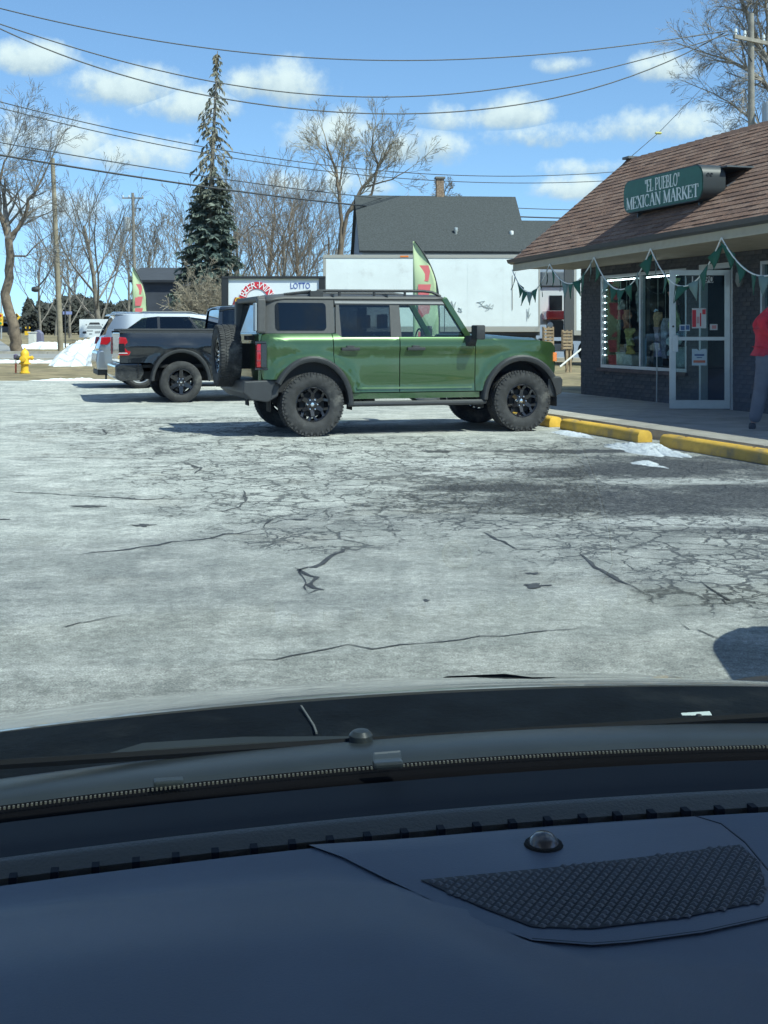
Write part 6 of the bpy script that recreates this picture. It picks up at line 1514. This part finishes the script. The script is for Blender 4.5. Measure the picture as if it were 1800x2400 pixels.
tn = [(PP(1814, 815), (.165, .15)), (PP(1804, 845, -.10), (.125, .12)), (PP(1797, 880, -.11), .112), (PP(1792, 915, -.11), .100), (PP(1785, 950, -.11), .095), (PP(1776, 990, -.11), .085), (PP(1826, 845, .10), (.125, .12)), (PP(1842, 905, .11), .10), (PP(1846, 945, .11), .09), (PP(1848, 985, .11), .085)]
skin('trousers', tn, [(0, 1), (1, 2), (2, 3), (3, 4), (4, 5), (0, 6), (6, 7), (7, 8), (8, 9)], tr_, pe)
for a, b_, c_, dy in ((PP(1773, 990, -.11), PP(1772, 997, -.12), PP(1766, 1001, -.22), 0), (PP(1845, 994, .11), PP(1850, 998, .11), PP(1872, 1001, .11), 0)):
    skin('shoe', [(a, .055), (b_, .05), (c_, (.05, .035))], [(0, 1), (1, 2)], shm, pe)
# head details
hc = Vector(PP(1863, 663)); hd_ = MB()
hd_.grid(lambda a, b: tuple(hc + Vector((.115 * cos(2 * pi * b) * sin(pi * a * .62) - .012, .098 * sin(2 * pi * b) * sin(pi * a * .62), .03 + .115 * cos(pi * a * .62)))), 8, 16); hd_.build('hair', M('dark_hair', (.02, .016, .013), .8), pe, smooth=60)
MB().lathe([(0, .11), (.018, .09), (.02, .08)], 8, 'x', tuple(hc + Vector((0, 0, -.03)))).build('nose', skc, pe)
for s in (-1, 1):
    MB().lathe([(0, .098), (.012, .092), (.014, .085)], 8, 'x', tuple(hc + Vector((0, s * .032, -.005)))).build('eye', inkk, pe)
    MB().lathe([(0, -.01), (.03, 0), (0, .012)], 10, 'y', tuple(hc + Vector((0, s * .085, -.015)))).build('ear', skc, pe)
MB().b(hc.x + .078, hc.x + .09, -.025, .025, hc.z - .068, hc.z - .06).build('mouth', M('lip', (.32, .12, .11), .6), pe, smooth=0)
for s, wr in ((-1, PP(1838, 803, -.18)), (1, PP(1860, 803, .18))):
    w0 = Vector(wr); nodes = [(tuple(w0), .03), (tuple(w0 + Vector((.05, 0, -.02))), (.036, .02))]; ed = [(0, 1)]
    for k in range(4):
        b0_ = w0 + Vector((.075, (k - 1.5) * .02, -.03)); nodes += [(tuple(b0_), .010), (tuple(b0_ + Vector((.028, 0, -.018))), .009), (tuple(b0_ + Vector((.035 - .004 * abs(k - 1), 0, -.048))), .008)]; i = len(nodes); ed += [(1, i - 3), (i - 3, i - 2), (i - 2, i - 1)]
    nodes += [(tuple(w0 + Vector((.03, -s * .035, -.02))), .010), (tuple(w0 + Vector((.06, -s * .05, -.04))), .009)]; i = len(nodes); ed += [(0, i - 2), (i - 2, i - 1)]
    skin('hand', nodes, ed, skc, pe, 1)
# ------------------------------------------------------------------ the photographer's own car (camera sits in it)
A = radians(11.0)
oc = thing('own_car', "dashboard, wipers and bonnet of the photographer's own car in the foreground", 'car', (0, 0, 0), A)
cA, sA = cos(A), sin(A)
def zq(q, y): return EYE - (y - 778) / 2900.0 * q / cA
dash_m = M('dash_vinyl', (.058, .079, .120), .5, var=.07, vscale=9, bump=.08, bscale=600)
dash2 = M('dash_pad', (.066, .086, .126), .46, var=.06, vscale=6, bump=.08, bscale=600)
olive = M('dash_lip', (.055, .056, .050), .40, bump=.2, bscale=400)
cowl_m = M('cowl_plastic', (.006, .009, .012), .9, spec=.1, var=.35, vscale=7, bump=.25, bscale=90, grime=((.022, .026, .028), .3, 5))
arm_m = M('wiper_satin', (.027, .034, .037), .34, var=.1, vscale=12)
hood_p = paint('silver_hood_paint', (.40, .41, .39), .35, rough=.33)
P0, P1 = -.62, 1.22
crown = lambda p, k: k * (p - .3) ** 2
def strip(name, rows, mat, k=.06, p0=P0, p1=P1, n=40, parent=None, smooth=50, fn=None):
    """rows: (q, z) from front to back, swept across the car"""
    def g(a, b):
        i = b * (len(rows) - 1); j = min(len(rows) - 2, int(i + 1e-6)); f = i - j; p = lin(p0, p1, a)
        q, z = lin(rows[j][0], rows[j + 1][0], f), lin(rows[j][1], rows[j + 1][1], f)
        if fn: q, z = fn(p, q, z)
        return (p, q - .05 * (p - .3) ** 2, z - crown(p, k))
    return MB().grid(g, n, len(rows) - 1).build(name, mat, parent or oc, smooth=smooth)
hood_rows = [(3.02, .20), (3.0, .40), (2.88, .50), (2.65, .595), (2.4, zq(2.4, 1606)), (2.2, zq(2.2, 1596)), (2.0, zq(2.0, 1592)), (1.8, zq(1.8, 1594)), (1.6, zq(1.6, 1603)), (1.44, zq(1.44, 1620)), (1.425, zq(1.425, 1626)), (1.43, zq(1.425, 1650))]
hd_o = strip('bonnet', hood_rows, hood_p, .07)
strip('bonnet_streak', [(2.35, zq(2.35, 1594) - .012), (2.1, zq(2.1, 1590) + .002), (1.75, zq(1.75, 1594.5) + .004), (1.62, zq(1.62, 1601) + .001)], paint('dark_hood_streak', (.06, .075, .07), .3), .07, .52, .72, 8)  # narrow darker streak laid along the bonnet
strip('cowl', [(1.46, zq(1.42, 1660) - .02), (1.40, zq(1.40, 1632)), (1.33, zq(1.33, 1672)), (1.25, zq(1.25, 1728)), (1.20, zq(1.20, 1750) - .02)], cowl_m, .06)
# wiper linkage cover and trim
def trim_fn(p, q, z): return q, z + .006 * sin(p * 5)
strip('cowl_trim', [(1.245, zq(1.245, 1738) - .012), (1.235, zq(1.235, 1728)), (1.215, zq(1.215, 1733)), (1.185, zq(1.185, 1748)), (1.155, zq(1.155, 1770)), (1.135, zq(1.135, 1790) - .006), (1.13, zq(1.13, 1800) - .03)], arm_m, .07)
wp = MB().tube([(-.06, 1.26, zq(1.26, 1752)), (.0, 1.27, zq(1.27, 1735)), (.10, 1.265, zq(1.265, 1733)), (.22, 1.25, zq(1.25, 1731))], [.006, .013, .012, .004], 8).build('wiper_arm', arm_m, oc)
MB().tube([(-.45, 1.20, zq(1.2, 1733)), (.1, 1.225, zq(1.225, 1735)), (.75, 1.24, zq(1.24, 1738))], .005, 6).build('wiper_blade', M('wiper_rubber', (.008, .009, .010), .8, spec=.15), oc)
def carp(x, y, Yw):
    v = at(x, y, Yw); return (v.x * cA + v.y * sA, -v.x * sA + v.y * cA, v.z)
k_ = carp(846, 1724, 1.235); MB().lathe([(0, .006), (.008, .005), (.012, .001), (.012, -.008)], 14, 'z', k_).build('wiper_nut', arm_m, oc)
k_ = carp(1638, 1698, 1.36); tgp = MB().box((0, 0, 0), (.034, .022, .004)).build('vin_tag', M('tag_pale', (.50, .58, .58), .35), oc, smooth=0); tgp.location = (k_[0], k_[1], k_[2] + .004); tgp.rotation_euler = (.5, 0, 0)
MB().lathe([(0, .004), (.003, .003), (.004, 0)], 8, 'z', (k_[0], k_[1], k_[2] + .008)).build('tag_hole', iron, oc)
# scratch of dried salt on the cowl
MB().tube([carp(706, 1655, 1.378), carp(735, 1700, 1.31), carp(742, 1718, 1.28)], .0014, 4).build('salt_streak', M('salt', (.12, .13, .13), .9), oc)
# gasket with its beaded edge
strip('gasket', [(1.14, zq(1.14, 1795) - .012), (1.12, zq(1.12, 1790)), (1.10, zq(1.10, 1808)), (1.07, zq(1.07, 1826)), (1.065, zq(1.065, 1840))], M('gasket_black', (.004, .004, .005), .95, spec=.05), .06)
beads = MB(); n = 300
for k in range(n):
    p = lin(-.50, .62, k / n); q = 1.098; z = zq(q, 1801) - crown(p, .06); y = q - .05 * (p - .3) ** 2
    beads.box((p, y, z + .002), (.0017, .0024, .002))
bd = beads.build('gasket_bead', M('bead_grey', (.11, .11, .095), .5), oc, smooth=0); kind(bd, 'stuff')
for x, y in ((395, 1842), (909, 1798)):
    k_ = carp(x, y, 1.085); MB().box((k_[0], k_[1], k_[2] + .003), (.026, .012, .006)).build('gasket_clip', arm_m, oc, smooth=0, bevel=.002)
# dashboard
shelf_m = M('shelf_vinyl', (.008, .011, .018), .75, spec=.2, bump=.08, bscale=500)
strip('defroster_shelf', [(1.075, zq(1.07, 1840) - .01), (1.06, zq(1.06, 1832)), (1.0, zq(1.0, 1890)), (.972, zq(.972, 1917))], shelf_m, .05)
strip('dash_lip', [(.977, zq(.972, 1921) - .008), (.974, zq(.972, 1921) - .001), (.968, zq(.968, 1917) + .0035), (.961, zq(.961, 1920) + .0045), (.954, zq(.954, 1928) + .003), (.948, zq(.948, 1938)), (.942, zq(.942, 1950) - .001), (.940, zq(.94, 1958) - .02)], olive, .05)
ZD = zq(.935, 1962)
strip('vent_slot', [(.945, ZD - .016), (.925, ZD - .016)], M('slot_black', (.004, .004, .004), .9), .05)
tooth = MB(); 
for k in range(56):
    p = lin(-.5, 1.1, k / 55); y = .932 - .05 * (p - .3) ** 2; z = ZD - crown(p, .05)
    tooth.box((p, y + .006, z - .001), (.0055, .009, .009))
kind(tooth.build('vent_tooth', shelf_m, oc, smooth=0), 'stuff')
PADPX = [(-300, 2140), (0, 2121), (400, 2095), (750, 2078), (900, 2095), (1050, 2150), (1190, 2222), (1400, 2285), (1800, 2310), (2300, 2290)]
def _pq(x, y):
    Yw = 2900 * (EYE - ZD) / (y - 778.0); X = px(x, Yw); return X * cA + Yw * sA, -X * sA + Yw * cA
PADS = [_pq(*v) for v in PADPX]
def pad_edge(p):
    if p <= PADS[0][0]: return PADS[0][1]
    for (a, qa), (b_, qb) in zip(PADS[:-1], PADS[1:]):
        if a <= p <= b_: return lin(qa, qb, (p - a) / (b_ - a))
    return PADS[-1][1]
def dz_(p, q, z):
    # the near pad stands a little proud, its edge sweeping across the dash
    e = pad_edge(p)
    return q, z + .006 * sms(e + .014, e - .018, q) + .020 * sms(e + .02, e - .14, q)
rows = [(.9235, ZD - .02), (.9235, ZD + .001)] + [(lin(.921, .30, k / 40), ZD + .004) for k in range(41)] + [(.26, ZD - .03), (.24, ZD - .2)]
strip('dashboard', rows, dash_m, .05, n=90, fn=dz_)
# speaker cover with its grille
def dp_(x, y, up=0.0):
    z = ZD + .004; 
    for _ in range(3):
        Yw = 2900 * (EYE - z) / (y - 778.0); X = px(x, Yw); p, q = X * cA + Yw * sA, -X * sA + Yw * cA
        z = ZD + .004 - crown(p, .05) + up
    return Vector((p, q, z))
cov = [(722, 1980), (900, 1969), (1150, 1950), (1400, 1931), (1630, 1914), (1690, 1932), (1746, 1976), (1800, 2041), (1840, 2110), (1800, 2152), (1650, 2185), (1480, 2208), (1388, 2215), (1247, 2204), (1117, 2160), (1000, 2105), (900, 2058), (800, 2008)]
def plate(name, pts, up0, up1, mat):
    n_ = len(pts); a = [dp_(*q, up0) for q in pts]; b_ = [dp_(*q, up1) for q in pts]
    return MB().add([tuple(v) for v in a + b_], [tuple(range(n_, 2 * n_))] + [(i, (i + 1) % n_, n_ + (i + 1) % n_, n_ + i) for i in range(n_)]).build(name, mat, oc, smooth=30, bevel=.0015)
MB().tube([tuple(dp_(x, y, .0004)) for x, y in cov[4:14]], [.0010] * 4 + [.0014] * 6, 6).build('cover_seam', M('seam_dark', (.016, .021, .032), .8), oc)
plate('speaker_cover', cov, -.012, .0016, dash2)
gout = [(985, 2062), (1300, 2032), (1551, 2003), (1735, 1979), (1775, 2015), (1792, 2060), (1790, 2112), (1600, 2150), (1388, 2176), (1247, 2172), (1133, 2128)]
plate('speaker_grille', gout, .0016, .0023, M('grille_dark', (.012, .015, .022), .7))
gp_ = [dp_(x, y, .0023) for x, y in gout]
def inside(p, q):
    c = False; n_ = len(gp_)
    for i in range(n_):
        a, b_ = gp_[i], gp_[(i + 1) % n_]
        if (a.y > q) != (b_.y > q) and p < (b_.x - a.x) * (q - a.y) / (b_.y - a.y) + a.x: c = not c
    return c
bm_ = MB(); p_min = min(v.x for v in gp_); p_max = max(v.x for v in gp_); q_min = min(v.y for v in gp_); q_max = max(v.y for v in gp_); step = .0078; r = 0
q = q_min
while q < q_max:
    p = p_min + (r % 2) * step / 2
    while p < p_max:
        if inside(p, q):
            z = ZD + .004 - crown(p, .05) + .0023; s_ = step * .40
            bm_.add([(p - s_, q, z), (p, q - s_, z), (p + s_, q, z), (p, q + s_, z), (p - s_ * .35, q, z + .0014), (p, q - s_ * .35, z + .0014), (p + s_ * .35, q, z + .0014), (p, q + s_ * .35, z + .0014)], [(4, 5, 6, 7), (0, 1, 5, 4), (1, 2, 6, 5), (2, 3, 7, 6), (3, 0, 4, 7)])
        p += step
    q += step * .62; r += 1
kind(bm_.build('grille_weave', M('weave', (.060, .072, .092), .45), oc, smooth=0), 'stuff')
dm = dp_(1274, 1978, .0012)
MB().lathe([(0, .009), (.006, .008), (.0100, .0045), (.0118, .0)], 20, 'z', tuple(dm)).build('sun_sensor', M('sensor_dome', (.06, .055, .055), .18, coat=.6), oc)
MB().lathe([(.0115, .0012), (.0140, .001), (.015, -.001)], 20, 'z', tuple(dm)).build('sensor_ring', M('slot_black', (.004, .004, .004), .9), oc)
# windscreen, pillars, roof, doors: the shell that shades the dashboard
HQ, HZ = .66, 1.625
ws = MB().grid(lambda a, b: ((p := lin(-.58 + .10 * b, 1.18 - .10 * b, a)), lin(1.085, HQ, b) - .05 * (p - .3) ** 2 * (1 - b), lin(zq(1.085, 1822) - .004, HZ, b) - crown(p, .05)), 12, 4)
ws.build('windscreen', glass('windscreen_glass', (.84, .975, .945), .012), oc, smooth=60)
head = M('headliner', (.30, .30, .29), .9); bodyp = MATS['silver_hood_paint']
MB().grid(lambda a, b: ((p := lin(-.50, 1.10, a)), lin(HQ + .02, -2.3, b), HZ + .01 - crown(p, .05) + .03 * sin(pi * b)), 10, 10).build('roof', bodyp, oc, smooth=60, solid=.03)
for s, pb, pt in ((-1, -.66, -.48), (1, 1.26, 1.08)):
    MB().tube([(pb, 1.06, .98), (pt, HQ, HZ - .01)], .045, 8).build('windscreen_pillar', bodyp, oc)
    MB().tube([(pb - s * .02, -.15, .95), (pt, -.2, HZ - .01)], .05, 8).build('door_pillar', bodyp, oc)
    MB().b(pb - .06, pb + .06, -1.2, 1.05, .35, .98).build('door', bodyp, oc, smooth=0, bevel=.03)
    MB().prism([(1.06, .30), (2.92, .30), (2.92, .55), (2.5, .62), (2.0, .72), (1.5, .84), (1.06, .90)], pb - .06, pb + .06, 'x').build('wing', bodyp, oc, smooth=0, bevel=.03)
    for yy in (2.2, -1.0): make_wheel(.36, .24, .23, 'five', oc, (pb - s * .04, yy, .36), s, lugs=False)
MB().b(-.66, 1.26, -2.3, 2.9, .28, .40).build('floor', under, oc, smooth=0)
MB().b(-.62, 1.22, .24, .26, .45, .98).build('dash_front', dash_m, oc, smooth=0)
MB().b(-.66, 1.26, 2.93, 3.03, .18, .36).build('front_bumper', bodyp, oc, smooth=0, bevel=.03)
seat(oc, .95, -.35, .62)
MB().b(-.66, 1.26, -2.32, -2.25, .35, 1.0).build('tailgate', bodyp, oc, smooth=0)
